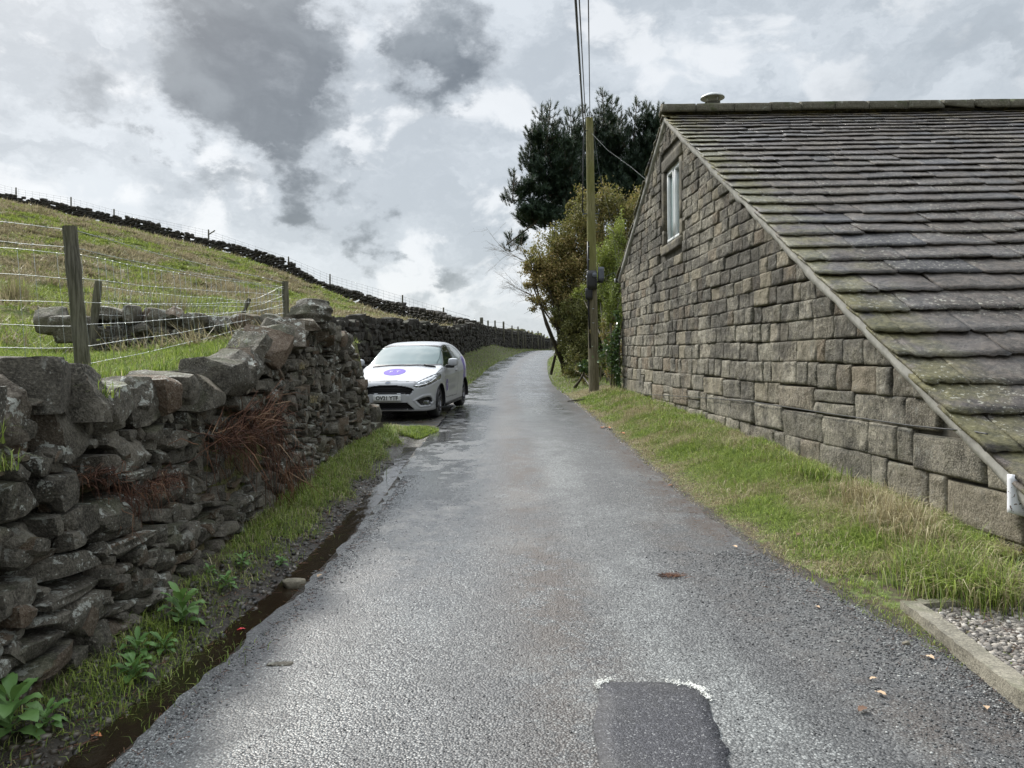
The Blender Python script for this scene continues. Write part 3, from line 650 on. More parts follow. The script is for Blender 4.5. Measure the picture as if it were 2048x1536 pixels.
for ri, (z0, h) in enumerate(rows):
    y = YN-.1+rng.uniform(0, .3)-.4; zz = bz+z0
    while y < 18.86:
        big = ri < 4; w_ = (rng.uniform(.5, 1.1) if rng.random() < .55 else rng.uniform(.22, .5)) if big else rng.uniform(.2, .48)*(1 if rng.random() > .12 else 1.5)
        if 18.88-(y+w_) < .16: w_ = 18.88-y
        zs = zz+crow(y)*max(0, 1-ri/33); hh = h
        jit = .012*math.sin(y*1.9+ri)
        if big and rng.random() < .07: bemit(y, w_, zs, h*.5, 1); bemit(y, w_, zs+h*.5, h*.5, 1)
        else: bemit(y, w_, zs+jit, hh+(.028*.0), big)
        y += w_
gable = mb.build('gable_wall', M_BARN, barn, smooth=True)
# mortar core of the gable, cut out for the window
mb = MB()
def gquad(y0, y1, z0, z1, a=.045):
    mb.add([BP(a, y0, z0), BP(a, y1, z0), BP(a, y1, z1), BP(a, y0, z1)], [[0, 3, 2, 1]])
ysm = np.concatenate([np.linspace(YN-.3, WIN[0], 40), np.linspace(WIN[0], WIN[1], 5)[1:], np.linspace(WIN[1], 18.86, 20)[1:]])
for y0, y1 in zip(ysm[:-1], ysm[1:]):
    za, zb_ = float(rl(y0))-.03, float(rl(y1))-.03
    if y0 >= WIN[0]-1e-6 and y1 <= WIN[1]+1e-6:
        gquad(y0, y1, -.4, WIN[2]); mb.add([BP(.045, y0, WIN[3]), BP(.045, y1, WIN[3]), BP(.045, y1, zb_), BP(.045, y0, za)], [[0, 3, 2, 1]])
    else: mb.add([BP(.045, y0, -.4), BP(.045, y1, -.4), BP(.045, y1, zb_), BP(.045, y0, za)], [[0, 3, 2, 1]])
o = mb.build('mortar', M_MORTAR, gable)
mb = MB()                                                       # front, back and end walls
mb.add([BP(.1, YN+.05, -.4), BP(BL_, YN+.05, -.4), BP(BL_, YN+.05, .5), BP(.1, YN+.05, .5)], [[0, 1, 2, 3]])
mb.add([BP(.1, 18.84, -.4), BP(BL_, 18.84, -.4), BP(BL_, 18.84, 3.85), BP(.1, 18.84, 3.85)], [[3, 2, 1, 0]])
mb.add([BP(BL_, YN+.05, -.4), BP(BL_, 18.84, -.4), BP(BL_, 18.84, 3.85), BP(BL_, YA, ZA), BP(BL_, YN+.05, .5)], [[0, 1, 2, 3]]).add([BP(BL_, YN+.05, -.4), BP(BL_, YA, ZA-.02), BP(BL_, YN+.05, .5)], [[0, 1, 2]])
for k in range(14):
    V, F = rockV((.5, .12, .3), 4, 3, .03, .1); mb.add(V+BP(.3+k*.52+.2, 18.86, .9+.0), F)
mb.build('side_wall', M_BARN, barn)
# window
def gbox(mb, y0, y1, z0, z1, a0, a1, mi=0, rough=0):
    P_, F_ = cubegrid(2, 4, 4); V = np.stack([(a0+a1)/2+(a1-a0)/2*P_[:, 0], (y0+y1)/2+(y1-y0)/2*P_[:, 1], (z0+z1)/2+(z1-z0)/2*P_[:, 2]], 1)
    if rough: V += rough*rng.normal(size=V.shape)
    X = np.stack([GA-GB*V[:, 1]+V[:, 0]*LD[0], V[:, 1]+V[:, 0]*LD[1], V[:, 2]], 1); mb.add(X, F_, 0, mi)
y0, y1, z0, z1 = WIN
winr = MB(); M_PVC = simple('white_window_frame', (.74, .76, .76), .35, var=.05)
ym = (y0+y1)/2; A0, A1 = .065, .14; fw = .055
for (a, b, c, d) in ((y0, y1, z0, z0+fw), (y0, y1, z1-fw, z1), (y0, y0+fw, z0+fw, z1-fw), (y1-fw, y1, z0+fw, z1-fw), (ym-.035, ym+.035, z0+fw, z1-fw)): gbox(winr, a, b, c, d, A0, A1)
win = winr.build('window', M_PVC, barn)
for (a, b) in ((y0+fw, ym-.035), (ym+.035, y1-fw)):
    s_ = MB()
    for (p, q, r_, s2) in ((a+.004, b-.004, z0+fw+.004, z0+fw+.045), (a+.004, b-.004, z1-fw-.045, z1-fw-.004), (a+.004, a+.045, z0+fw+.045, z1-fw-.045), (b-.045, b-.004, z0+fw+.045, z1-fw-.045)): gbox(s_, p, q, r_, s2, A0-.018, A1-.01)
    s_.build('sash', M_PVC, win)
mg, tg = material('window_glass'); tg.out(tg.bsdf((.20, .30, .30), .03, spec=1, metal=.35, coat=.6))
g_ = MB(); gbox(g_, y0+fw+.01, ym-.05, z0+fw+.01, z1-fw-.01, .10, .11); g_.build('pane', mg, win)
g_ = MB(); gbox(g_, ym+.05, y1-fw-.01, z0+fw+.01, z1-fw-.01, .10, .11); g_.build('pane', mg, win)
o = MB(); gbox(o, y0-.16, y1+.13, z1, z1+.22, -.006, .30, rough=.003); o.build('lintel', M_BARN2, barn)
o = MB(); gbox(o, y0-.18, y1+.15, z0-.17, z0-.002, -.022, .32, rough=.004); o.build('sill', M_BARN2, barn)
for (a, b) in ((y0-.17, y0-.001), (y1+.001, y1+.15)):
    for (c, d) in ((z0, z0+.3), (z0+.302, z1-.002)):
        o = MB(); gbox(o, a, b, c, d, -.004, .30, rough=.003); o.build('jamb_stone', M_BARN2, barn)
# stone slates
def mat_slate():
    m, t = material('stone_slate'); c = t.coord(); r = t.island(); x = t.xyz(c)
    n1 = t.noise(2.6, 6, .62, c); n2 = t.noise(18, 6, .7, c); n3 = t.noise(90, 3, .7, c)
    n4 = t.noise(5, 6, .7, c); n2 = t.math('ADD', t.mr(n2, .32, .68, 0, .6), t.mr(n4, .35, .65, 0, .4)); col = t.mix(n2, (.010, .009, .009), (.125, .104, .092))
    col = t.mix(t.mr(r, 0, 1, 0, .75, False), col, t.mix(n2, (.03, .026, .022), (.16, .132, .105)))
    r2 = t.math('FRACT', t.math('MULTIPLY', r, 5.77)); col = t.mix(t.mr(r2, .75, 1, 0, .65), col, t.mix(n2, (.018, .02, .025), (.06, .063, .074)))
    gx = t.mr(t.math('ADD', x[0], t.math('MULTIPLY', x[1], GB)), GA+.95, GA-.1); gm = t.math('MULTIPLY', t.mr(t.math('ADD', n1, t.math('MULTIPLY', gx, .13)), .47, .66), t.math('ADD', .02, t.math('MULTIPLY', gx, .7)))
    col = t.mix(gm, col, t.mix(n2, (.05, .048, .012), (.19, .175, .055)))
    top = t.math('MULTIPLY', t.mr(x[2], 5.6, 6.5), t.mr(n1, .5, .6)); col = t.mix(t.math('MULTIPLY', top, .75), col, t.mix(n2, (.06, .045, .01), (.19, .14, .04)))
    li = t.math('MULTIPLY', t.mr(t.noise(24, 4, .7, c), .585, .63), t.mr(t.noise(1.3, 2, .5, c), .42, .58)); col = t.mix(t.math('MULTIPLY', li, .75), col, (.42, .41, .34))
    h = t.math('ADD', n1, t.math('ADD', n2, t.math('MULTIPLY', n3, .3)))
    wet = t.mr(t.noise(1.1, 3, .5, c), .45, .62)
    t.out(t.bsdf(col, t.math('SUBTRACT', .72, t.math('MULTIPLY', wet, .40)), t.bump(h, .9, .014), spec=.5)); return m
M_SLATE = mat_slate()
sl_ = math.atan((ZA-.80)/(YA-5.2))
def slate_side(mb, ybeg, yend, zf, sign, ang, n, cols=True, amax=BL_):
    "rows of slates from the eave up; exposure shrinks towards the ridge"
    Ls = abs(yend-ybeg)/math.cos(ang); ex = np.linspace(1.0, .40, n); ex *= Ls/ex.sum(); d = 0
    for e in ex:
        a = -.09+rng.uniform(-.5, 0); lw = e*1.45
        row_t = np.interp(e, [.15, .5], [.015, .026])
        while a < amax:
            w_ = rng.uniform(.32, .95)*(1 if e > .3 else .8)
            a0 = max(a, -.075+rng.normal()*.012); wv = a+w_-a0-.008
            if wv > .08:
                th = row_t*rng.uniform(.75, 1.35)
                P_, F_ = cubegrid(14, 5, 1) if e > .25 else cubegrid(7, 3, 1)
                U_, Vv, T_ = P_[:, 0]*wv/2, P_[:, 1]*(e+lw-e)/2*1.0, P_[:, 2]*th/2
                le = (P_[:, 1] < -.9); sd = np.abs(P_[:, 0]) > .9; sd2 = rng.uniform(0, 99)
                Vv = Vv+le*.085*e/.35*(fbm(P_[:, 0]*wv*7+sd2, T_*25, 2, 4)-.5)+le*(P_[:, 2] < 0)*.022+le*.02*np.clip(np.abs(P_[:, 0])*8-7, 0, 1)
                U_ = U_+sd*.03*(fbm(P_[:, 1]*3+sd2, T_*20, 5, 2)-.5)*2
                T_ = T_+.006*(fbm(P_[:, 0]*2.5+sd2, P_[:, 1]*2.5, 7, 3)-.5)
                tl = math.atan(row_t*1.3/e)+rng.normal()*.013; sk = rng.normal()*.012
                s_c = d+lw/2+rng.normal()*.016; ca, sa = math.cos(tl), math.sin(tl)
                S_ = s_c+Vv*ca+T_*sa*0; N_ = row_t*1.6+T_-(Vv)*sa*1.0+U_*sk          # along slope, normal offset
                A_ = a0+wv/2+U_
                yy = ybeg+sign*(S_*math.cos(ang)-N_*math.sin(ang)); zz = zf+S_*math.sin(ang)+N_*math.cos(ang)
                X = np.stack([GA-GB*yy+A_*LD[0], yy+A_*LD[1], zz-.0+.012*(fbm(A_*.6, S_*.5, 12, 2)-.5)*2], 1); mb.add(X, F_[:, ::sign] if sign < 0 else F_)
            a += w_
        d += e
ye = YN-.12; roof = MB(); slate_side(roof, ye, YA, float(rl(ye)), 1, sl_, 34)
a2 = math.atan((ZA-ZE)/(YE-YA)); slate_side(roof, YE+.12, YA, ZE-.06, -1, a2, 17, amax=6)
roof_o = roof.build('slate_roof', M_SLATE, barn)
ul = MB()
for (ya, za, yb, zb_) in ((ye+.1, float(rl(ye+.1)), YA, ZA), (YE+.05, ZE, YA, ZA)):
    ul.add([BP(.02, ya, za), BP(BL_, ya, za), BP(BL_, yb, zb_), BP(.02, yb, zb_)], [[0, 1, 2, 3]])
ul.build('roof_underlay', M_SOIL, roof_o)
# ridge stones
a = -.12; k = 0
M_RIDGE = mat_stone('ridge_stone', (.10, .09, .065), (.24, .22, .165), .4, .75, .8)
while a < BL_:
    L = rng.uniform(.5, .72); V, F = rockV((L-.002, .34, .15), 5, 1, .02, .03, None, grid=(7, 5, 3))
    V[:, 2] -= np.abs(V[:, 1])*.5*(1-.3); V[:, 2] += .0
    MB().add(V+BP(a+L/2, YA, ZA+.155+rng.normal()*.006), F).build('ridge_stone', M_RIDGE, roof_o, smooth=True); a += L
# cement verge strip under the slates
M_CEM = simple('verge_cement', (.33, .32, .29), .9, var=.28, bscale=24, bst=.4)
vg = MB()
for (s0, s1) in ((ye+.12, YA), (YA, YE)):
    ys = np.linspace(s0, s1, 90); V = []
    for k, y in enumerate(ys):
        wv = (.12+.11*(fbm(y*3.1, 0, 5, 4)-.5)); z_ = float(rl(y))
        V += [BP(-.055, y, z_+.02), BP(-.062, y, z_-.02-wv*.3), BP(-.05, y, z_-wv), BP(.03, y, z_-wv-.012)]
    i = (np.arange(89)[:, None]*4+np.arange(3)[None, :]).ravel(); vg.add(V, np.stack([i, i+4, i+5, i+1], 1))
vg.build('verge_mortar', M_CEM, barn, smooth=True)
# roof vent cowl
q = W(1425, 196, 15.1); M_GALV = simple('vent_metal', (.45, .46, .45), .45, .5, var=.1)
v_ = MB(); v_.lathe([(0, .105), (.06, .10), (.14, .075), (.205, .04), (.23, .015), (.232, 0), (.22, -.004), (.1, .02), (0, .03)], (q[0], q[1], q[2]-.01), n=32)
cowl = v_.build('vent_cowl', M_GALV, barn, smooth=True)
v_ = MB(); v_.lathe([(.13, -.5), (.13, -.09), (.15, -.085), (.15, -.08), (.0, -.08)], (q[0], q[1], q[2]-.01), n=28); v_.build('vent_pipe', simple('vent_dark', (.12, .12, .11), .5, .2), cowl, smooth=True)
for k in range(4):
    a = k*pi/2+.5; v_ = MB(); v_.tube([(q[0]+.12*math.cos(a), q[1]+.12*math.sin(a), q[2]-.12), (q[0]+.15*math.cos(a), q[1]+.15*math.sin(a), q[2]+.02)], .010); v_.build('strut', M_GALV, cowl)
# far gutter end, near plastic gutter end, wall cable
M_BLK = simple('black_plastic', (.015, .015, .016), .4, var=.2)
q = W(1240, 561, 19.2); o = MB(); o.box(q+(.02, 0, 0), (.24, .12, .10)); g_ = o.build('rain_gutter', M_BLK, barn)
o = MB(); o.box(q+(-.125, 0, 0), (.03, .11, .09)); o.build('gutter_end', simple('pale_plastic', (.6, .6, .6), .5), g_)
q = BP(-.03, 5.22, .72); m = MB(); P_, F_ = cubegrid(8, 2, 8)
V = P_*(.15, .02, .13); V[:, 1] += .05*P_[:, 0]**2; V[:, 2] -= .05*(P_[:, 0]+1)*(P_[:, 2] < 0)
mw, tw = material('weathered_white_plastic'); cc = tw.coord(); tw.out(tw.bsdf(tw.mix(tw.mr(tw.noise(42, 3, .6, cc), .60, .64), (.72, .73, .76), (.09, .05, .035)), .5))
m.add(V@rotz(.3).T+(q[0]+.10, q[1]-.01, q[2]), F_); m.build('gutter_bracket', mw, barn, smooth=True)
m = MB(); cp = []
for (u, v) in ((1250, 786), (1300, 789), (1400, 795), (1500, 803), (1560, 812), (1650, 826), (1740, 839), (1820, 851), (1890, 858), (1935, 861), (1975, 868)):
    d = ray(u, v); t_ = (GA-.055)/(d[0]+GB*d[1]); cp.append(CAM+d*t_)
cp = np.array(cp); tt = np.linspace(0, len(cp)-1, 80); k = np.minimum(tt.astype(int), len(cp)-2); f = (tt-k)[:, None]
m.tube(cp[k]*(1-f)+cp[k+1]*f, .0065, 6); m.build('wall_cable', M_BLK, barn, smooth=True)
# ------------------------------------------------------------------ wood, wire
def mat_wood(name, a, b, green=0):
    m, t = material(name); c = t.coord(); n = t.noise(9, 6, .7, t.scalev(c, (6, 6, .35))); g = t.noise(1.2, 4, .6, c); f = t.noise(60, 3, .6, t.scalev(c, (1, 1, .1)))
    col = t.mix(t.mr(n, .35, .65), a, b)
    if green: col = t.mix(t.math('MULTIPLY', t.mr(g, .3, .6), green), col, t.mix(n, (.08, .085, .02), (.21, .20, .06)))
    t.out(t.bsdf(col, .85, t.bump(t.math('ADD', n, f), .6, .01), spec=.3)); return m
M_POST = mat_wood('weathered_post', (.045, .042, .034), (.15, .14, .115), .15)
M_WIRE = simple('galvanised_wire', (.36, .38, .38), .45, .6)
M_WIRED = simple('dull_wire', (.10, .11, .11), .6, .3)
def post_mesh(p0, p1, r, n=12):
    p0, p1 = np.array(p0), np.array(p1); m = MB(); ts = np.linspace(0, 1, 12)
    P = p0+(p1-p0)*ts[:, None]; rr = r*(1-.08*ts)+.003*rng.normal(size=12)
    m.tube(P, rr, n); return m
fence = empty('wire_fence', (-3.7, 6.6, 1.6), 'near stock fence of rusty barbed wire and square mesh on leaning round posts', 'fence')
def fpost(ub, vb, ut, vt, Y, r, parent, mat=M_POST, Yt=None, name='post'):
    b, t_ = W(ub, vb, Y), W(ut, vt, Yt or Y); b = b+(b-t_)*.12
    return b, t_, post_mesh(b, t_, r).build(name, mat, parent, smooth=True, sharp=.9)
p1b, p1t, _ = fpost(166, 738, 139, 453, 6.6, .062, fence)
p2b, p2t, _ = fpost(573, 640, 570, 563, 10.6, .046, fence)
p3b, p3t, _ = fpost(183, 700, 197, 562, 9.0, .045, fence)
p4b, p4t, _ = fpost(478, 650, 499, 597, 10.2, .028, fence)
pL = np.array([-5.1, 4.6, 1.62]); post_mesh(pL-(0, 0, .2), pL+(.0, 0, 1.2), .06).build('post', M_POST, fence, smooth=True)
def wavy(a, b, n, amp, sag=0):
    t_ = np.linspace(0, 1, n)[:, None]; P = a+(b-a)*t_; P[:, 2] -= sag*4*(t_*(1-t_))[:, 0]
    k = rng.uniform(0, 9); P[:, 2] += amp*np.sin(t_[:, 0]*14+k)*np.sin(t_[:, 0]*5+k); P[:, 0] += amp*.6*np.sin(t_[:, 0]*17+k*2); return P
def lin(a, b, t_): return a+(b-a)*t_
def barbed(mb, a, b, n, r=.0028, barbs=.11, sag=.03):
    P = wavy(a, b, n, .006, sag); L = np.linalg.norm(b-a)
    ph = np.linspace(0, L*2*pi/.05, n*1); mb.tube(P, r, 3)
    for k in range(int(L/barbs)):
        t_ = (k+.5)*barbs/L; i = min(int(t_*(n-1)), n-2); q = P[i]
        for s in range(2):
            d = rng.normal(size=3); d /= np.linalg.norm(d); mb.tube([q-d*.016, q+d*.016], .0018, 3)
def mesh_panel(mb, a0, a1, b0, b1, hs_, nv, r, top=1, sag=.02):
    "a0-a1: bottom and top at one post, b0-b1 at the next"
    fa = [lin(a0, a1, h) for h in hs_]; fb_ = [lin(b0, b1, h) for h in hs_]
    rows_ = [wavy(p, q, 40, .007, sag) for p, q in zip(fa, fb_)]
    for R_ in rows_: mb.tube(R_, r, 3)
    for k in range(nv):
        t_ = (k+.5)/nv; i = int(t_*39); mb.tube([R_[i] for R_ in rows_], r*.95, 3)
        for R_ in rows_: mb.tube([R_[i]-(0.008, 0, 0), R_[i]+(.008, 0, 0)], r*2, 3)
w1 = MB(); hs1 = [.03, .16, .31, .47, .64, .81]
mesh_panel(w1, p1b*.9+p1t*.1, p1t, p2b*.85+p2t*.15, p2t, hs1+[.80*0+.9][:0], 32, .0025)
mesh_panel(w1, pL+(0, 0, 0), pL+(0, 0, 1.22), p1b*.9+p1t*.1, p1t, hs1, 14, .0025)
w1.build('wire_mesh', M_WIRE, fence)
w1 = MB()
for h in (.985, .87): barbed(w1, lin(p1b, p1t, h), lin(p2b, p2t, h), 60); barbed(w1, lin(pL, pL+(0, 0, 1.22), h), lin(p1b, p1t, h), 40)
w1.build('barbed_wire', M_WIRE, fence)
w1 = MB(); mesh_panel(w1, p3b, p3t, p4b, p4t, [.1, .25, .4, .56, .74, .93], 24, .0021); mesh_panel(w1, p4b, p4t, p2b, p2t, [.1, .3, .5, .7, .93], 10, .0021); w1.build('wire_mesh', M_WIRE, fence)
# skyline fence
sf = empty('wire_fence', tuple(SKY[5]), 'thin wire netting fence on small posts silhouetted along the skyline, just behind the black wall', 'fence')
SP = [(32, 375, 60.5), (142, 394, 60), (228, 418, 59), (417, 459, 57.6), (577, 513, 55.6), (660, 548, 54), (805, 590, 48.5), (887, 615, 44)]
LPn = [(963, 635, 43, .13), (976, 641, 48, .07), (990, 641, 50, .07), (1007, 643, 54, .09), (1024, 651, 58, .07), (1036, 653, 60, .08), (1046, 658, 62, .06), (1051, 661, 64, .06), (1064, 661, 67, .07), (1076, 662, 69, .08), (1083, 666, 71, .06),
       (1088.5, 668, 73, .06), (1101, 671, 76, .07), (1108.5, 674, 78, .06), (1114.5, 678, 80, .05), (1120, 682, 82, .06), (1125, 685, 85, .06), (1130, 689, 88, .06)]
tops = [W(-60, 352, 61)]
for (u, v, Y) in SP:
    t_ = W(u, v, Y); tops.append(t_); post_mesh(t_-(.02, 0, 1.5), t_, .055, 6).build('post', M_POST, sf)
tops.append(W(963, 637, 43)); tops = np.array(tops)
m = MB(); a = W(430, 461, 57.5); m.tube([W(416, 470, 57.5), a], .05, 5); m.build('broken_rail', M_POST, sf)
m = MB(); hts = [.02, .2, .38, .56, .76]
d_ = np.concatenate([[0], np.cumsum(np.linalg.norm(np.diff(tops, axis=0), axis=1))]); s_ = np.arange(0, d_[-1], .3)
TPs = np.stack([np.interp(s_, d_, tops[:, i]) for i in range(3)], 1)+(0, .15, 0)
for h in hts: m.tube(TPs[::3]-(0, 0, h+.06), .007, 3)
for q in TPs[::2]: m.tube([q-(0, 0, .06), q-(0, 0, .82)], .006, 3)
m.build('wire_mesh', M_WIRED, sf)
lf = empty('wire_fence', tuple(W(1007, 660, 54)), 'far line of fence posts poking above the lane wall towards the crest', 'fence')
prev = None; m = MB()
for (u, v, Y, r) in LPn:
    t_ = W(u, v, Y); post_mesh(t_-(0, 0, 1.5), t_, r*.9, 6).build('post', M_POST, lf)
    if prev is not None:
        for h in (.1, .35, .6): m.tube([prev-(0, 0, h), t_-(0, 0, h)], .007, 3)
    prev = t_
m.build('wire_strand', M_WIRED, lf)
# ------------------------------------------------------------------ telegraph pole
M_POLE = mat_wood('pole_wood', (.075, .062, .042), (.22, .19, .13), .15)
M_POLEG = mat_wood('mossy_pole_wood', (.12, .11, .05), (.26, .24, .12), .8)
pb, pt = W(1188, 782, 20), W(1179, 236, 20); pb[2] -= .1
pole = empty('telegraph_pole', tuple(pb), 'tall wooden telegraph pole, greenish above, by the far corner of the barn', 'pole')
ax = pt-pb; P_ = [pb+ax*t_ for t_ in np.linspace(0, 1, 24)]
m = MB(); m.tube(P_[:10], np.linspace(.135, .122, 10), 16); m.build('lower_pole', M_POLE, pole, smooth=True, sharp=.9)
m = MB(); m.tube(P_[9:], np.linspace(.122, .092, 15), 16); m.build('upper_pole', M_POLEG, pole, smooth=True, sharp=.9)
def onpole(v): return pb+ax*((782-v)/(782-236))
M_GREYP = simple('grey_plastic', (.10, .11, .13), .45)
q = onpole(556); m = MB(); V, F = rockV((.26, .24, .5), 4, 0, 0, .25); m.add(V+q+(-.02, -.1, -.0), F); V, F = rockV((.18, .14, .3), 4, 0, 0, .2); m.add(V+q+(-.1, -.12, -.35), F)
jb = m.build('junction_box', M_BLK, pole, smooth=True); m = MB(); m.lathe([(.001, -.01), (.06, -.01), (.065, 0), (.06, .01)], q+(.04, -.235, .12), 'y', 16); m.build('cap', M_GREYP, jb, smooth=True)
q = W(1202, 548, 19.9); m = MB(); V, F = rockV((.15, .14, .36), 5, 0, 0, .12); m.add(V+q, F); m.build('equipment_box', M_GREYP, pole, smooth=True); m = MB(); m.tube([onpole(558), q-(0, 0, .2)], .03, 6); m.box(q-(0, 0, .2), (.1, .1, .06)); m.build('bracket', M_BLK, pole)
m = MB()
for v in (490, 515): q = onpole(v); m = MB(); m.box(q+(-.09, -.09, 0), (.05, .03, .02)); m.build('cable_clip', M_WIRE, pole)
for v in (612, 640): q = onpole(v); m = MB(); m.box(q+(0, -.13, 0), (.05, .02, .015)); m.build('cable_clip', M_WIRE, pole)
for v in (310, 345, 365, 395, 408, 432, 460):
    q = onpole(v); m = MB(); m.tube([q+(-.02, 0, 0), q+(.19, -.01, 0), q+(.19, -.01, .03)], .009, 5); m.build('step_iron', M_WIRED, pole)
m = MB(); q = onpole(424); m.box(q, (.42, .03, .03)); m.tube([q+(-.2, 0, 0), q+(-.2, 0, .12)], .012, 5); m.tube([q+(.2, 0, 0), q+(.2, 0, .12)], .012, 5); m.build('cross_arm', M_WIRED, pole)
m = MB(); m.tube([W(1165, 425, 19.95), W(1166, 330, 19.95), W(1167, 290, 19.95), W(1168, 262, 19.95), onpole(262)+(-.06, -.06, 0)], .016, 5)
m.tube([onpole(480)+(-.1, -.08, 0), onpole(540)+(-.12, -.1, 0), onpole(600)+(-.12, -.1, 0), onpole(690)+(-.10, -.13, 0)], .024, 5); m.build('cable_riser', M_BLK, pole, smooth=True)
m = MB(); m.box(onpole(657)+(-.1, -.12, 0), (.03, .03, .1)); m.build('tag_plate', simple('tag', (.6, .5, .2), .5), pole)
def wire(name, pts, r, mat, label):
    P = np.array(pts, float); n = 40; t_ = np.linspace(0, 1, n)
    if len(P) == 2: Q = P[0]+(P[1]-P[0])*t_[:, None]; Q[:, 2] -= .012*np.linalg.norm(P[1]-P[0])*4*t_*(1-t_)
    else: d = np.linspace(0, 1, len(P)); Q = np.stack([np.interp(t_, d, P[:, i]) for i in range(3)], 1)
    m = MB(); m.tube(Q, r, 5); return tag(m.build(name, mat, smooth=True), label, 'cable', 'cables at the telegraph pole')
def over(u0, v0, u1, Yt=19.9, Y=11.5):
    a = W(u0, v0, Yt); b = W(u1, 0, Y); return a, a+(b-a)*3.6+(0, 0, .25)
wire('overhead_cable', over(1168, 262, 1153, 19.8), .021, M_BLK, 'thickest overhead cable, leftmost of the three running up from the pole')
wire('overhead_cable', over(1171, 232, 1160, 19.8), .011, M_BLK, 'thin overhead wire in the middle of the three above the pole')
wire('overhead_cable', over(1180, 240, 1177, 19.9), .010, M_BLK, 'thin overhead wire meeting the top of the pole, rightmost of the three')
wire('drop_wire', (onpole(262), W(1215, 300, 18.6), W(1262, 334, 17.2), W(1300, 366, 16)), .0035, M_WIRED, 'thin wire slanting from the pole down to the barn roof')
wire('drop_wire', (onpole(262)+(.1, 0, 0), W(1196, 330, 19.6), W(1204, 372, 19.4), W(1222, 440, 19.3), W(1238, 556, 19.25)), .0035, M_WIRED, 'slack thin wire hanging in front of the pines beside the pole')
wire('drop_wire', (onpole(556)+(.1, -.1, 0), W(1212, 553, 19.6), W(1228, 545, 19.5), W(1236, 560, 19.3)), .005, M_WIRED, 'short loose wire from the grey box to the barn gutter')
# ------------------------------------------------------------------ foliage
def mat_leaf(name, stops, rough=.6, trans=.3, sc=.6):
    m, t = material(name); c = t.coord(); r = t.island(); n = t.noise(sc, 4, .6, c)
    f = t.math('ADD', t.math('MULTIPLY', r, .55), t.math('MULTIPLY', t.mr(n, .3, .7), .45))
    col = t.ramp(f, stops); a = t.bsdf(col, rough, spec=.35)
    tr = t.new('ShaderNodeBsdfTranslucent'); t.put(tr.inputs[0], t.mix(.3, col, (.2, .25, .03))); mx = t.new('ShaderNodeMixShader'); mx.inputs[0].default_value = trans
    t.l.new(a, mx.inputs[1]); t.l.new(tr.outputs[0], mx.inputs[2]); t.out(mx.outputs[0]); return m
M_BARK = mat_wood('bark', (.03, .024, .018), (.09, .075, .055), .1)
M_TWIG = simple('grey_twig', (.26, .23, .19), .8, var=.3)
M_PINE = mat_leaf('pine_needles', [(0, (.012, .026, .016)), (.5, (.026, .050, .030)), (1, (.055, .09, .045))], .55, .12)
def leaves(pos, size, nrm=None, jit=1.0):
    "one folded quad leaf per position"
    n = len(pos); a = rng.normal(size=(n, 3)); a /= np.linalg.norm(a, axis=1)[:, None]; b = rng.normal(size=(n, 3)); b -= (a*b).sum(1)[:, None]*a; b /= np.linalg.norm(b, axis=1)[:, None]
    s = (size*rng.uniform(.6, 1.35, n))[:, None]; V = np.stack([pos-a*s*.5, pos+b*s*.28, pos+a*s*.5, pos-b*s*.28], 1).reshape(-1, 3)
    return V, np.arange(4*n).reshape(-1, 4)
def needles(P, D, n, L, w_, spread=.75):
    "needle tufts: P tuft centres, D directions"
    k = len(P); Q = np.repeat(P, n, 0); Dn = np.repeat(D, n, 0); r = rng.normal(size=Q.shape); r -= (r*Dn).sum(1)[:, None]*Dn; r /= np.linalg.norm(r, axis=1)[:, None]
    t_ = rng.uniform(0, 1, (len(Q), 1)); base = Q+Dn*(t_-.5)*np.repeat(np.broadcast_to(L, (k,)), n)[:, None]*1.1
    d = Dn*.75+r*spread; d /= np.linalg.norm(d, axis=1)[:, None]; l = .17*rng.uniform(.7, 1.2, (len(Q), 1)); s = np.cross(d, r); s /= np.linalg.norm(s, axis=1)[:, None]
    V = np.stack([base-s*w_, base+s*w_, base+d*l], 1).reshape(-1, 3); return V, np.arange(3*len(Q)).reshape(-1, 3)
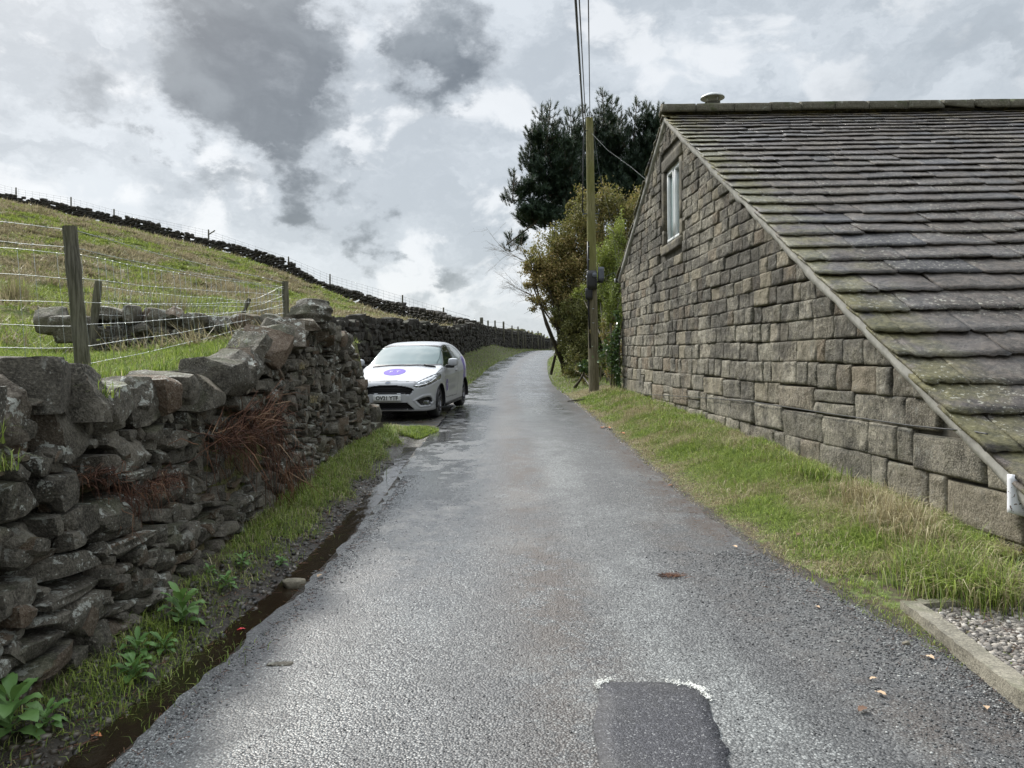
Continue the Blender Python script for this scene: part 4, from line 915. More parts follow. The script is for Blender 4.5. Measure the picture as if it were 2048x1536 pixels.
def pine(loc, leaders, blobs, nb, label, trunk_r=.22):
    "leaders: (tip point, length of free spire); blobs: (centre, radii) of the crown mass"
    root = empty('pine_tree', tuple(loc), label, 'tree', 'pines behind the barn')
    loc = np.array(loc, float); P, D, L = [], [], []; wood = MB()
    cz = np.mean([b[0] for b in blobs], 0)
    top = np.array([loc[0]*.5+cz[0]*.5, loc[1], cz[2]]); wood.tube([loc-(0, 0, .4), loc*.5+top*.5+(.1, 0, 0), top], [trunk_r, trunk_r*.8, trunk_r*.5], 8)
    def shoot(p, d, l):
        d = d/np.linalg.norm(d); P.append(p); D.append(d); L.append(l)
    for tip, ln in leaders:
        tip = np.array(tip); b = tip-(rng.normal()*.15, 0, ln); wood.tube([top*.2+b*.8-(0, 0, .1), b, tip], [.04, .035, .015], 5)
        wood.tube([top, top*.5+b*.5-(0, 0, .25), b], [.05, .04, .03], 5)
        z = 0
        shoot(tip-(0, 0, .12), np.array([0, 0, 1.]), .34)
        while z < ln:
            z += rng.uniform(.2, .33); R_ = .12+.42*(z/ln)**.75*ln*.62
            for q in range(rng.integers(4, 7)):
                a = rng.uniform(0, 2*pi); d = np.array([math.cos(a), math.sin(a), rng.uniform(.15, .8)]); e = tip-(0, 0, z)+np.array([d[0]*R_, d[1]*R_, d[2]*R_*.5])
                wood.tube([tip-(0, 0, z+.1), e], [.016, .008], 3, cap=False); shoot(e, d*.5+(0, 0, .8), rng.uniform(.22, .36))
                if R_ > .4:
                    for g in range(3): shoot(tip-(0, 0, z)+np.array([d[0]*R_, d[1]*R_, 0])*rng.uniform(.4, .9)+rng.normal(size=3)*.1, d*.5+(0, 0, .8), .28)
    wts = np.array([np.prod(b[1])**.7 for b in blobs]); wts /= wts.sum()
    for b, k in zip(blobs, (wts*nb).astype(int)):
        c, r = np.array(b[0]), np.array(b[1])
        nbch = max(3, k//55)
        for j in range(nbch):
            d0 = rng.normal(size=3); d0[2] = abs(d0[2])*.7-.15; d0 /= np.linalg.norm(d0); e = c+d0*r*rng.uniform(.8, 1.0); st = c-(0, 0, r[2]*.5)
            mid = (st+e)/2-(0, 0, .15); wood.tube([st, mid, e], [.03, .02, .010], 4, cap=False)
            for g in range(k//nbch):
                t_ = rng.uniform(.25, 1)**.6; p = st+(e-st)*t_+rng.normal(size=3)*r*.17; o = (p-c)/r; shoot(p, np.array([o[0], o[1], .9+.4*o[2]])+rng.normal(size=3)*.25, rng.uniform(.2, .36))
    wood.build('trunk', M_BARK, root, smooth=True)
    V, F = needles(np.array(P), np.array(D), 36, np.array(L), .012); MB().add(V, F).build('crown', M_PINE, root)
    return root
g = lambda u, v, Y: tuple(W(u, v, Y))
pine((W(1165, 700, 34)[0], 34, 2.2), [(g(1083, 210, 34.3), 2.4), (g(1101, 204, 33.6), 2.2), (g(1064, 250, 34), 1.8), (g(1141, 219, 34.8), 2.2), (g(1028, 340, 33.5), 1.3), (g(1023, 462, 33), .6), (g(1128, 275, 33.4), 1.2)],
     [(g(1095, 340, 34), (.85, 1.1, 1.7)), (g(1140, 370, 34.4), (1.2, 1.2, 2.0)), (g(1060, 385, 33.8), (.8, .9, .6)), (g(1075, 430, 33.8), (1.0, .9, .6)), (g(1110, 430, 34), (1.5, 1.2, 1.0)), (g(1042, 480, 33.4), (.35, .5, .25)), (g(1085, 290, 34), (.5, .7, .9)), (g(1135, 300, 34), (.5, .7, .9))], 3000,
     'leftmost dark pine behind the telegraph pole, its side branch reaching out over the lane')
pine((W(1200, 700, 36)[0], 36, 2.4), [(g(1205, 180, 36), 2.8), (g(1224, 193, 36.4), 2.2), (g(1168, 213, 36), 1.6), (g(1190, 235, 35.6), 1.2)],
     [(g(1208, 330, 36), (1.2, 1.2, 1.8)), (g(1175, 380, 36), (1.5, 1.2, 2.1)), (g(1235, 400, 36), (1.6, 1.2, 1.8)), (g(1205, 255, 36), (.55, .6, 1.1)), (g(1170, 290, 36), (.5, .6, 1.0))], 3000,
     'tallest dark pine, standing directly behind the top of the telegraph pole')
pine((W(1280, 700, 35)[0], 35, 2.4), [(g(1274, 198, 35), 2.2), (g(1293, 205, 35.5), 1.6), (g(1243, 222, 34.6), 1.4), (g(1316, 208, 35), 2.2), (g(1330, 240, 35), 1.2)],
     [(g(1268, 320, 35), (1.1, 1.2, 1.5)), (g(1300, 310, 35), (1.0, 1.1, 1.6)), (g(1260, 390, 35), (1.6, 1.2, 1.6)), (g(1310, 400, 35), (1.4, 1.2, 1.8)), (g(1246, 280, 35), (.4, .5, .7)), (g(1290, 260, 35), (.5, .6, .9)), (g(1318, 270, 35), (.5, .6, 1.0)), (g(1250, 340, 35), (.9, .9, 1.2))], 3600,
     'dark pine nearest the barn gable, partly hidden by the roof edge')
def bush(name, label, loc, blobs, nleaf, size, mat, trunks=5, cat='bush', twigs=0, group=None, drop=.0, tmat=None):
    root = empty(name, tuple(loc), label, cat, group); loc = np.array(loc, float); wood = MB(); pos = []
    wts = np.array([np.prod(b[1])**.8 for b in blobs]); wts /= wts.sum()
    for b, k in zip(blobs, (wts*nleaf).astype(int)):
        c, r = np.array(b[0]), np.array(b[1]); nc = max(4, int(k/130)); 
        st = loc+rng.normal(size=3)*(.25, .25, 0); mid = (st+c)/2+rng.normal(size=3)*.2; hub = c-(0, 0, r[2]*.35)
        wood.tube([st, mid, hub], np.array([.07, .05, .03])*(.4 if tmat else .75), 5)
        for j in range(nc):
            d = rng.normal(size=3); d /= np.linalg.norm(d); e = c+d*r*rng.uniform(.5, 1.02); m_ = (hub+e)/2+rng.normal(size=3)*.12
            wood.tube([hub, m_, e, e+d*r*.14+rng.normal(size=3)*.1], [.018, .012, .006, .003], 3, cap=False)
            n_ = k//nc; t_ = rng.uniform(.35, 1.12, (n_, 1)); p = hub+(e-hub)*t_+rng.normal(size=(n_, 3))*r*.12; pos.append(p)
    wood.build('branch', tmat or M_BARK, root)
    V, F = leaves(np.vstack(pos), size); MB().add(V, F).build('foliage', mat, root); return root
M_LB = mat_leaf('russet_leaves', [(0, (.07, .075, .025)), (.4, (.18, .17, .055)), (.7, (.28, .23, .085)), (.85, (.34, .23, .10)), (1, (.50, .40, .18))], sc=.5)
M_LG = mat_leaf('spring_leaves', [(0, (.10, .13, .03)), (.5, (.22, .27, .06)), (1, (.40, .42, .11))], sc=.6)
M_LO = mat_leaf('olive_leaves', [(0, (.06, .075, .025)), (.5, (.14, .15, .05)), (1, (.28, .26, .09))], sc=.6)
M_IVY = mat_leaf('ivy_leaves', [(0, (.02, .05, .016)), (.5, (.05, .10, .03)), (1, (.13, .20, .06))], .3, .2)
bush('leafy_bush', 'big spreading russet brown bush overhanging the lane behind the pole', (W(1150, 740, 26)[0], 26, 1.4),
     [(g(1165, 450, 26), (.7, .8, .9)), (g(1110, 480, 26), (.8, .8, .6)), (g(1085, 520, 25.8), (.8, .8, .7)), (g(1105, 560, 26), (.8, .9, .8)), (g(1150, 520, 26), (.9, .9, .9)), (g(1065, 560, 25.6), (.4, .6, .5)),
      (g(1200, 400, 26.5), (.8, .8, .9)), (g(1235, 430, 26.5), (.8, .8, 1.0)), (g(1205, 480, 26), (.9, .9, 1.0)), (g(1255, 480, 26.5), (.6, .7, .9)), (g(1130, 610, 26), (.7, .8, .8)), (g(1150, 400, 26.3), (.35, .4, .5)), (g(1185, 560, 26), (.8, .8, .9)), (g(1130, 500, 26.4), (1.0, .9, 1.1)), (g(1100, 540, 26.2), (.9, .8, 1.0)), (g(1175, 470, 26.6), (1.0, .9, 1.2)), (g(1240, 500, 26.8), (1.0, .9, 1.3)), (g(1120, 560, 26.2), (1.0, .8, .9)), (g(1275, 430, 26.8), (.6, .7, 1.0)), (g(1062, 520, 25.8), (.4, .5, .6)), (g(1080, 600, 25.8), (.5, .5, .5)), (g(1112, 640, 26), (.35, .5, .4)), (g(1135, 655, 26.3), (.4, .5, .5))], 54000, .08, M_LB)
bush('leafy_bush', 'yellow green bush in new leaf between the pole and the barn corner', (W(1225, 760, 22)[0], 22.3, 1.2),
     [(g(1215, 520, 23), (.5, .6, .8)), (g(1235, 470, 23), (.35, .5, .6)), (g(1200, 580, 22.6), (.5, .5, .7)), (g(1225, 620, 22), (.45, .5, .8)), (g(1165, 585, 23), (.3, .4, .35)), (g(1240, 555, 22.5), (.3, .4, .8)), (g(1222, 560, 23), (.5, .5, .9))], 17000, .065, M_LG, tmat=M_TWIG)
bush('leafy_bush', 'olive green bush low behind the pole, leaning over the verge', (W(1165, 740, 25)[0], 25, 1.3),
     [(g(1150, 650, 25), (.6, .7, .8)), (g(1165, 610, 25), (.6, .7, .7)), (g(1160, 700, 24.6), (.5, .6, .7)), (g(1200, 680, 24), (.7, .6, .8)), (g(1225, 720, 22.5), (.5, .5, .6)), (g(1120, 625, 25), (.35, .5, .4)), (g(1145, 690, 25.4), (.55, .6, .9)), (g(1190, 620, 24.6), (.7, .6, .9)), (g(1170, 740, 24), (.7, .6, .5)), (g(1128, 640, 26), (.5, .6, .6)), (g(1135, 690, 26), (.45, .5, .7)), (g(1150, 735, 25.5), (.5, .5, .5))], 36000, .07, M_LO)
bush('bramble_bush', 'tangled brown bramble thicket around the foot of the pole', (W(1215, 775, 20.8)[0], 21, 1.0),
     [(g(1215, 740, 20.9), (.4, .4, .35)), (g(1235, 700, 20.8), (.3, .4, .5)), (g(1170, 740, 22), (.35, .4, .4)), (g(1210, 660, 21.2), (.35, .4, .5)), (g(1150, 730, 24), (.5, .5, .4))], 3800, .06, M_LB, tmat=M_TWIG)
bush('gorse_bush', 'small yellowish bush beside the verge, left of the pole and against the sky', (W(1158, 735, 27)[0], 27.5, 1.6),
     [(g(1156, 692, 27.5), (.3, .4, .35)), (g(1160, 712, 27.2), (.3, .4, .3))], 2600, .05, mat_leaf('gorse_leaves', [(0, (.07, .075, .015)), (1, (.3, .27, .04))]))
bush('holly_bush', 'small dark glossy bush at the left foot of the pole', (W(1170, 765, 21.5)[0], 21.6, 1.05), [(g(1172, 733, 21.6), (.26, .3, .22))], 900, .075, M_IVY)
bush('hedge_bush', 'shadowy bushes far behind, filling the gap beside the barn', (W(1270, 740, 30)[0], 30, 1.6),
     [(g(1240, 640, 29), (1.2, .9, 1.4)), (g(1190, 640, 30), (1.2, .9, 1.3)), (g(1300, 600, 30), (1.6, .9, 1.8)), (g(1240, 540, 30), (1.3, .9, 1.2)), (g(1160, 620, 30), (.9, .8, 1.2))], 30000, .12, M_LO)
# ivy up the barn corner
iv = empty('ivy', tuple(W(1240, 780, 19)), 'glossy green ivy climbing the far corner of the barn', 'climber'); pos = []
for _ in range(2300):
    z = rng.uniform(1.05, 3.0); y = 18.9+rng.normal()*.10; x = GA-GB*y-.06-abs(rng.normal())*.10*(1.2+math.sin(z*4))-.03; pos.append((x, y, z))
V, F = leaves(np.array(pos), .075); MB().add(V, F).build('foliage', M_IVY, iv)
m = MB()
for k in range(6): x0 = GA-GB*18.9-.05-rng.uniform(0, .25); m.tube([(x0, 18.9, .9), (x0+rng.normal()*.05, 18.88, 1.7), (x0+rng.normal()*.06, 18.9, 2.7)], .012, 4)
m.build('stem', M_BARK, iv)
# bare pale saplings at the left edge of the trees
def twigs(mb, p, d, L, r, depth, sp=.55):
    d = d/np.linalg.norm(d); q = p+d*L*.5+rng.normal(size=3)*L*.05; e = p+d*L+rng.normal(size=3)*L*.1; mb.tube([p, q, e], [r, r*.8, r*.55], 3, cap=False)
    if depth:
        for k in range(rng.integers(3, 5)):
            t_ = rng.uniform(.35, 1); s = p+(e-p)*t_; twigs(mb, s, d+rng.normal(size=3)*sp+np.array([-.12, 0, .06]), L*rng.uniform(.5, .75), r*.5, depth-1, sp)
for (u0, v0, Y, u1, v1, lab) in ((1075, 560, 27, 1022, 470, 'pale bare twiggy sapling reaching up left of the russet bush'), (1085, 610, 27, 1030, 560, 'pale bare sapling arching left over the lane'), (1150, 690, 28, 1118, 620, 'fine bare twigs low beside the crest of the lane')):
    a, b = W(u0, v0, Y), W(u1, v1, Y-.5); bs = np.array([W(1172, 740, Y)[0], Y, 1.5]); r0 = empty('bare_sapling', tuple(bs), lab, 'tree', 'bare saplings by the lane')
    m = MB(); m.tube([bs, (bs+a)/2+(0, 0, .2), a], [.026, .02, .014], 5); m.build('trunk', M_TWIG, r0)
    m = MB()
    for k in range(5): twigs(m, a+(b-a)*rng.uniform(0, .5), (b-a)+rng.normal(size=3)*.45, np.linalg.norm(b-a)*rng.uniform(.45, .7), .013, 3)
    m.build('branch', M_TWIG, r0)
# ------------------------------------------------------------------ car
def poly_sdf_grid(poly, x0, x1, y0, y1, st=.01):
    gx = np.arange(x0, x1, st); gy = np.arange(y0, y1, st); X, Y = np.meshgrid(gx, gy, indexing='ij'); p = np.asarray(poly, float); q = np.roll(p, -1, 0)
    d = np.full(X.shape, 1e9); ins = np.zeros(X.shape, bool)
    for a, b in zip(p, q):
        e = b-a; wx, wy = X-a[0], Y-a[1]; t_ = np.clip((wx*e[0]+wy*e[1])/(e@e+1e-12), 0, 1); d = np.minimum(d, np.hypot(wx-e[0]*t_, wy-e[1]*t_))
        c = ((a[1] > Y) != (b[1] > Y)) & (X < (b[0]-a[0])*(Y-a[1])/(b[1]-a[1]+1e-12)+a[0]); ins ^= c
    S = np.where(ins, -d, d)
    def f(x, y):
        i = np.clip((x-x0)/st, 0, len(gx)-1.001); j = np.clip((y-y0)/st, 0, len(gy)-1.001); ii, jj = i.astype(int), j.astype(int); a, b = i-ii, j-jj
        return S[ii, jj]*(1-a)*(1-b)+S[ii+1, jj]*a*(1-b)+S[ii, jj+1]*(1-a)*b+S[ii+1, jj+1]*a*b
    return f
def catmull(pts, n=10, closed=True):
    P = np.asarray(pts, float); out = []; N = len(P)
    for i in range(N):
        a, b, c, d = P[(i-1) % N], P[i], P[(i+1) % N], P[(i+2) % N]
        for t_ in np.arange(n)/n: out.append(.5*((2*b)+(-a+c)*t_+(2*a-5*b+4*c-d)*t_**2+(-a+3*b-3*c+d)*t_**3))
    return np.array(out)
prof = [(1.7, .17), (1.96, .175), (2.05, .24), (2.075, .40), (2.065, .55), (2.03, .66), (1.95, .745), (1.8, .81), (1.5, .895), (1.2, .965), (1.0, 1.005), (.78, 1.115), (.48, 1.27), (.2, 1.39), (-.1, 1.45), (-.45, 1.475), (-.85, 1.465), (-1.25, 1.425), (-1.52, 1.36), (-1.68, 1.25), (-1.82, 1.05), (-1.92, .85), (-1.965, .6), (-1.95, .4), (-1.85, .26), (-1.5, .2), (0, .18)]
plan = [(2.08, 0), (2.065, .3), (2.0, .56), (1.89, .71), (1.7, .79), (1.4, .84), (1.0, .86), (.3, .865), (-.5, .866), (-1.1, .858), (-1.5, .832), (-1.8, .765), (-1.92, .68), (-1.965, .4), (-1.97, 0)]
plan = plan+[(x, -y) for x, y in plan[-2:0:-1]]
fP = poly_sdf_grid(catmull(prof), -2.4, 2.5, -.2, 1.9); fQ = poly_sdf_grid(catmull(plan), -2.4, 2.5, -1.3, 1.3)
gz = np.array([(.15, .79), (.22, .83), (.32, .85), (.45, .862), (.6, .868), (.72, .868), (.80, .862), (.88, .85), (.94, .828), (1.0, .80), (1.1, .76), (1.25, .69), (1.38, .615), (1.44, .56), (1.5, .48), (1.7, .3)])
gzf = catmull(gz, 6, False)[:6*15]; order = np.argsort(gzf[:, 0]); gzf = gzf[order]
def smax(a, b, k): h = np.clip(.5+.5*(a-b)/k, 0, 1); return b+(a-b)*h+k*h*(1-h)
FX, RX, AZ = 1.245, -1.245, .315
def poly_in(px, py, poly):
    px, py = np.broadcast_arrays(px, py)
    p = np.asarray(poly, float); q = np.roll(p, -1, 0); ins = np.zeros(np.shape(px), bool)
    for a, b in zip(p, q):
        ins ^= ((a[1] > py) != (b[1] > py)) & (px < (b[0]-a[0])*(py-a[1])/(b[1]-a[1]+1e-12)+a[0])
    return ins
def poly_d(px, py, poly, closed=True):
    p = np.asarray(poly, float); q = np.roll(p, -1, 0); d = np.full(np.shape(px), 9.)
    for a, b in list(zip(p, q))[:None if closed else -1]:
        e = b-a; t_ = np.clip(((px-a[0])*e[0]+(py-a[1])*e[1])/(e@e+1e-12), 0, 1); d = np.minimum(d, np.hypot(px-a[0]-e[0]*t_, py-a[1]-e[1]*t_))
    return d
_sg = {}
def sd(px, py, poly):
    k = id(poly)
    if k not in _sg: _sg[k] = poly_sdf_grid(poly, -1.6, 1.2, 0.0, 1.6, .004) if k != id(GRILLE) else poly_sdf_grid(poly, -.8, .8, .3, .9, .004)
    return _sg[k](px, py)
def sd_old(px, py, poly): d = poly_d(px, py, poly); return np.where(poly_in(px, py, poly), -d, d)
GRILLE = catmull([(0, .675), (.2, .668), (.38, .64), (.49, .595), (.47, .56), (.43, .505), (.35, .502), (.3, .52), (0, .52), (-.3, .52), (-.35, .502), (-.43, .505), (-.47, .56), (-.49, .595), (-.38, .64), (-.2, .668)], 4)
LOWG = [(-.36, .355), (.36, .355), (.50, .225), (-.50, .225)]
FOG = [(.535, .385), (.66, .44), (.745, .45), (.775, .36), (.74, .30), (.62, .30)]
FOGO = [(.50, .385), (.65, .468), (.765, .478), (.805, .36), (.755, .272), (.60, .272)]
LAMP = catmull([(.49, .655), (.53, .635), (.62, .632), (.74, .665), (.815, .72), (.85, .80), (.84, .85), (.79, .842), (.70, .80), (.58, .73)], 4)
DWIN = catmull([(.83, .985), (.60, 1.135), (.33, 1.27), (.08, 1.36), (-.2, 1.385), (-.33, 1.385), (-.40, 1.30), (-.50, 1.02), (-.3, 1.005), (.4, .985)], 4)
QWIN = catmull([(-.48, 1.02), (-.42, 1.2), (-.38, 1.385), (-.6, 1.39), (-.95, 1.365), (-1.25, 1.29), (-1.40, 1.19), (-1.36, 1.12), (-1.1, 1.07), (-.8, 1.04)], 4)
DOOR = [(.80, .97), (.86, .62), (.80, .36), (-.30, .34), (-.46, .55), (-.50, 1.02)]
def body_f(p, full=False):
    x, y, z = p[:, 0], p[:, 1], p[:, 2]; ay = np.abs(y)
    crown = np.interp(z, [.6, .8, 1.0, 1.5], [0, .055, .04, .05])*(ay/.75)**2.2
    xr_ = x+np.interp(z, [.55, .75, .95, 1.02, 1.4], [0, .0, .05, .10, .05])*(ay/.7)**2*(x > .2)
    f1 = fP(xr_, z+crown); f2 = fQ(x, y)
    f3 = ay-np.interp(z, gzf[:, 0], gzf[:, 1])+.045*sstep((-.45-x)/1.3)*sstep((z-.88)/.45)
    # front bumper tucks; character line; sill crease; arch flares
    f3 = f3-.012*np.exp(-((z-(.80+.035*(-x)/1.5))/.035)**2)*(x > -1.7)*(x < .9)+.016*np.exp(-((z-(.50+.08*(-x)/1.2))/.10)**2)*sstep((.75-np.abs(x+.05))/.2)
    for ax_ in (FX, RX):
        r = np.hypot(x-ax_, z-AZ); f3 = f3-.020*np.exp(-((r-.37)/.045)**2)*(z < .8)
    if full: return f1, f2, f3
    f = smax(smax(f1, f2, .07), f3, .075)
    fr = (x > 1.5)
    f = f+fr*(.045*sstep((-sd(y, z, GRILLE))/.012)+.05*sstep(-sd(y, z, LOWG)/.012)+.05*sstep(-sd(ay, z, FOG)/.012)-.012*np.exp(-(sd(ay, z, FOGO)/.014)**2))
    f = f+(x > 1.2)*(.010*np.exp(-(sd(ay, z, LAMP)/.008)**2))
    sidew = (ay > .36)
    f = f+sidew*.010*sstep(-sd(x, z, DWIN)/.012)+sidew*.004*sstep(-sd(x, z, QWIN)/.012)
    return f
# surface points by bisection from a box grid towards an inner spine
stp = .0135; nx_, ny_, nz_ = int(4.3/stp), int(1.9/stp), int(1.45/stp)
P_, F_ = cubegrid(nx_, ny_, nz_)
OUT = P_*np.array([2.15, .95, .725])+(0.05, 0, .82); IN_ = np.stack([np.clip(OUT[:, 0]*.80, -1.35, 1.45), OUT[:, 1]*.25, .55+0*OUT[:, 0]+np.clip(OUT[:, 2]-.6, -.2, .3)*.4], 1)
lo, hi = np.zeros(len(OUT)), np.ones(len(OUT))
for _ in range(15):
    mid = (lo+hi)/2; ins = body_f(IN_+(OUT-IN_)*mid[:, None]) < 0; lo = np.where(ins, mid, lo); hi = np.where(ins, hi, mid)
CV = IN_+(OUT-IN_)*lo[:, None]
fc = CV[F_].mean(1); x, y, z = fc.T; ay = np.abs(y)
gw = np.interp(z, gzf[:, 0], gzf[:, 1]); xfr = np.interp(z, [1.005, 1.115, 1.27, 1.39], [1.0, .78, .48, .2])
arch = (np.hypot(x-FX, z-AZ) < .352) | (np.hypot(x-RX, z-AZ) < .352); arch &= (ay > .55) & (z < .70)
under = z < .19
front = x > 1.5
cls = np.zeros(len(fc), int)
seam = ((poly_d(x, z, DOOR) < .006) & (ay > .6)) | ((np.abs(z-(.752-.02*(ay/.5)**2)) < .005) & (x > 1.7) & (ay < .53)) | ((sd(ay, z, LAMP) < .016) & (sd(ay, z, LAMP) > 0) & (z > .73) & (x > 1.3))
bl_ = (x > .9) & (x < 1.62) & (np.abs(ay-(.80-.02*(x-.9))) < .007) & (z > .85); seam |= bl_
cls[seam] = 1
g1, g2, g3 = body_f(fc, True); gd = g1-g3
ws = (z > 1.03-.01*ay) & (z < 1.385-.03*(ay/.6)**2) & (gd > .006) & (x > .1); rw = (z > 1.08) & (z < 1.33) & (ay < gw-.08) & (x < -1.3)
wsb = (z > 1.005-.015*ay) & (z < 1.40) & (gd > -.008) & (x > .1) & ~ws
cls[wsb] = 1
cls[ws] = 2; cls[rw] = 12
sd_ok = (ay > .3) & (gd < .012) & (x > -1.5)
cls[sd_ok & poly_in(x, z, DWIN)] = 3; cls[sd_ok & poly_in(x, z, QWIN)] = 4
bp = sd_ok & (cls == 0) & (np.minimum(sd(x, z, DWIN), 9) < .014) & (x < .8); cls[bp] = 1
cls[sd_ok & (cls == 3) & (x < -.30)] = 1
cls[front & poly_in(y, z, GRILLE)] = 5; cls[front & poly_in(y, z, LOWG)] = 6; cls[front & poly_in(ay, z, FOG)] = 7
cls[(x > 1.2) & poly_in(ay, z, LAMP)] = 8
dr_ = (ay > .6) & poly_in(x, z, DOOR) & (cls == 0); cls[dr_] = 9
band = (y > .5) & (x < -1.02) & (x > -1.75) & (np.abs(x+1.30+(z-.85)*.55) < .16) & (z > .55) & (z < 1.12) & (cls == 0); cls[band] = 10
cls[(x < -1.6) & (ay > .60) & (z > .85) & (z < 1.12)] = 11
cls[arch | under] = -1
hx, hy = 15.2-.1, 0
heading = math.atan2(-.992, -.125)
fv = np.array([math.cos(heading), math.sin(heading), 0]); lv = np.array([-fv[1], fv[0], 0])
wf = np.array([-1.42, 15.0, 0])-lv*.80; org = wf-fv*FX
zf = float(zr(15.1))+.02; zrr = float(zr(17.5))+.02; pit = math.atan2(zf-zrr, 2.49); org[2] = (zf+zrr)/2
Rc = np.stack([fv, lv, [0, 0, 1.]], 1)@roty(-pit)
def C(V): return np.asarray(V, float)@Rc.T+org
car = empty('parked_car', tuple(org), 'white three door hatchback van parked facing the camera in the pull-in behind the near wall', 'car')
def paint():
    m, t = material('white_car_paint'); c = t.coord(); n = t.noise(5, 4, .6, c); zz = t.xyz(c)[2]
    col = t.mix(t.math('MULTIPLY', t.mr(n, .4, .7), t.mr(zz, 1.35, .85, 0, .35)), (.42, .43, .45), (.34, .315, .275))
    t.out(t.bsdf(col, .35, spec=.35, coat=.3)); return m
M_PAINT = paint(); M_SEAM = simple('black_trim', (.012, .012, .013), .45, var=.1)
m_, t = material('windscreen_glass'); n = t.noise(1.4, 3, .5, t.coord()); t.out(t.bsdf(t.mix(n, (.08, .12, .12), (.17, .23, .225)), .06, metal=.0, spec=.35, coat=0)); M_WS = m_
m_, t = material('side_glass'); t.out(t.bsdf((.012, .028, .022), .04, spec=1, coat=.6)); M_SG = m_
M_QP = simple('pale_quarter_film', (.27, .30, .30), .25, coat=.6, var=.05)
m_, t = material('grille_mesh'); c = t.coord(); xx = t.xyz(c); wv = t.math('ADD', t.math('MULTIPLY', xx[2], 165), t.math('MULTIPLY', t.math('SINE', t.math('MULTIPLY', xx[0], 85)), 1.2))
t.out(t.bsdf(t.mix(t.mr(t.math('SINE', wv), .55, .9), (.003, .003, .004), (.022, .022, .025)), .5, spec=.2)); M_GR = m_
m_, t = material('headlamp_glass'); c = t.coord(); v_ = t.vor(17, c); n = t.noise(30, 4, .6, c); t.out(t.bsdf(t.mix(t.mr(v_, .1, .5), (.50, .52, .54), t.mix(n, (.04, .045, .05), (.25, .26, .27))), .08, metal=.6, spec=1, coat=1)); M_LAMP = m_
M_PURP = simple('purple_vinyl', (.115, .07, .36), .35, coat=.4, var=.05); M_PURPL = simple('bonnet_purple_vinyl', (.13, .08, .40), .6, spec=.25, var=.05)
M_RED = simple('tail_lamp', (.35, .02, .02), .2, coat=.8)
parts = {12: ('rear_window', M_SG), 1: ('trim', M_SEAM), 2: ('windscreen', M_WS), 3: ('side_window', M_SG), 4: ('quarter_panel', M_QP), 5: ('grille', M_GR), 6: ('lower_grille', M_GR), 8: ('headlight', M_LAMP), 9: ('door', M_PAINT), 10: ('vinyl_band', M_PURP), 11: ('tail_light', M_RED)}
def emit(name, mask, mat, parent=car):
    if mask.any(): V, F = submesh(CV, F_[mask]); return MB().add(C(V), F).build(name, mat, parent, smooth=True)
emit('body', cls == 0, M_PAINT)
doors = {}
for k, (nm, mt) in parts.items():
    if nm in ('side_window', 'quarter_panel', 'headlight', 'door', 'tail_light'):
        for s in (1, -1):
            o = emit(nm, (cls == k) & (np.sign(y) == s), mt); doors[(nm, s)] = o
    else: emit(nm, cls == k, mt)
def surf(fp, lo0, hi0, *ab):
    "vectorised bisection along one axis"
    a = np.broadcast_arrays(*[np.asarray(q, float) for q in ab]); sh = a[0].shape; a = [q.ravel() for q in a]; lo_ = np.full(a[0].shape, lo0); hi_ = np.full(a[0].shape, hi0)
    for _ in range(18):
        m_ = (lo_+hi_)/2; ins = body_f(fp(m_, *a)) < 0; lo_ = np.where(ins, m_, lo_); hi_ = np.where(ins, hi_, m_)
    return lo_.reshape(sh) if sh else float(lo_[0])
def surf_x(y_, z_): return surf(lambda m_, a, b: np.stack([m_, a, b], 1), 1.2, 2.3, y_, z_)
def surf_z(x_, y_): return surf(lambda m_, a, b: np.stack([a, b, m_], 1), .5, 1.7, x_, y_)
def surf_y(x_, z_, s=1): return s*surf(lambda m_, a, b: np.stack([a, s*m_, b], 1), .3, 1.2, x_, z_)
for s in (1, -1):
    o = emit('fog_light', (cls == 7) & (np.sign(y) == s), M_SEAM); m = MB(); V, F = rockV((.05, .17, .07), 5, 0, 0, .5); m.add(C(V+(surf_x(.66, .345)-.0, s*.665, .345)), F); m.build('lens', M_LAMP, o, smooth=True)
    # lamp strip
    m = MB(); pts = [(surf_x(yy, zz)+.006, s*yy, zz) for yy, zz in ((.52, .66), (.6, .668), (.70, .69), (.775, .73), (.81, .78), (.83, .83))]; m.tube(C(pts), .010, 5); m.build('lamp_strip', simple('lamp_chrome', (.75, .76, .78), .12, .9), doors[('headlight', s)], smooth=True)
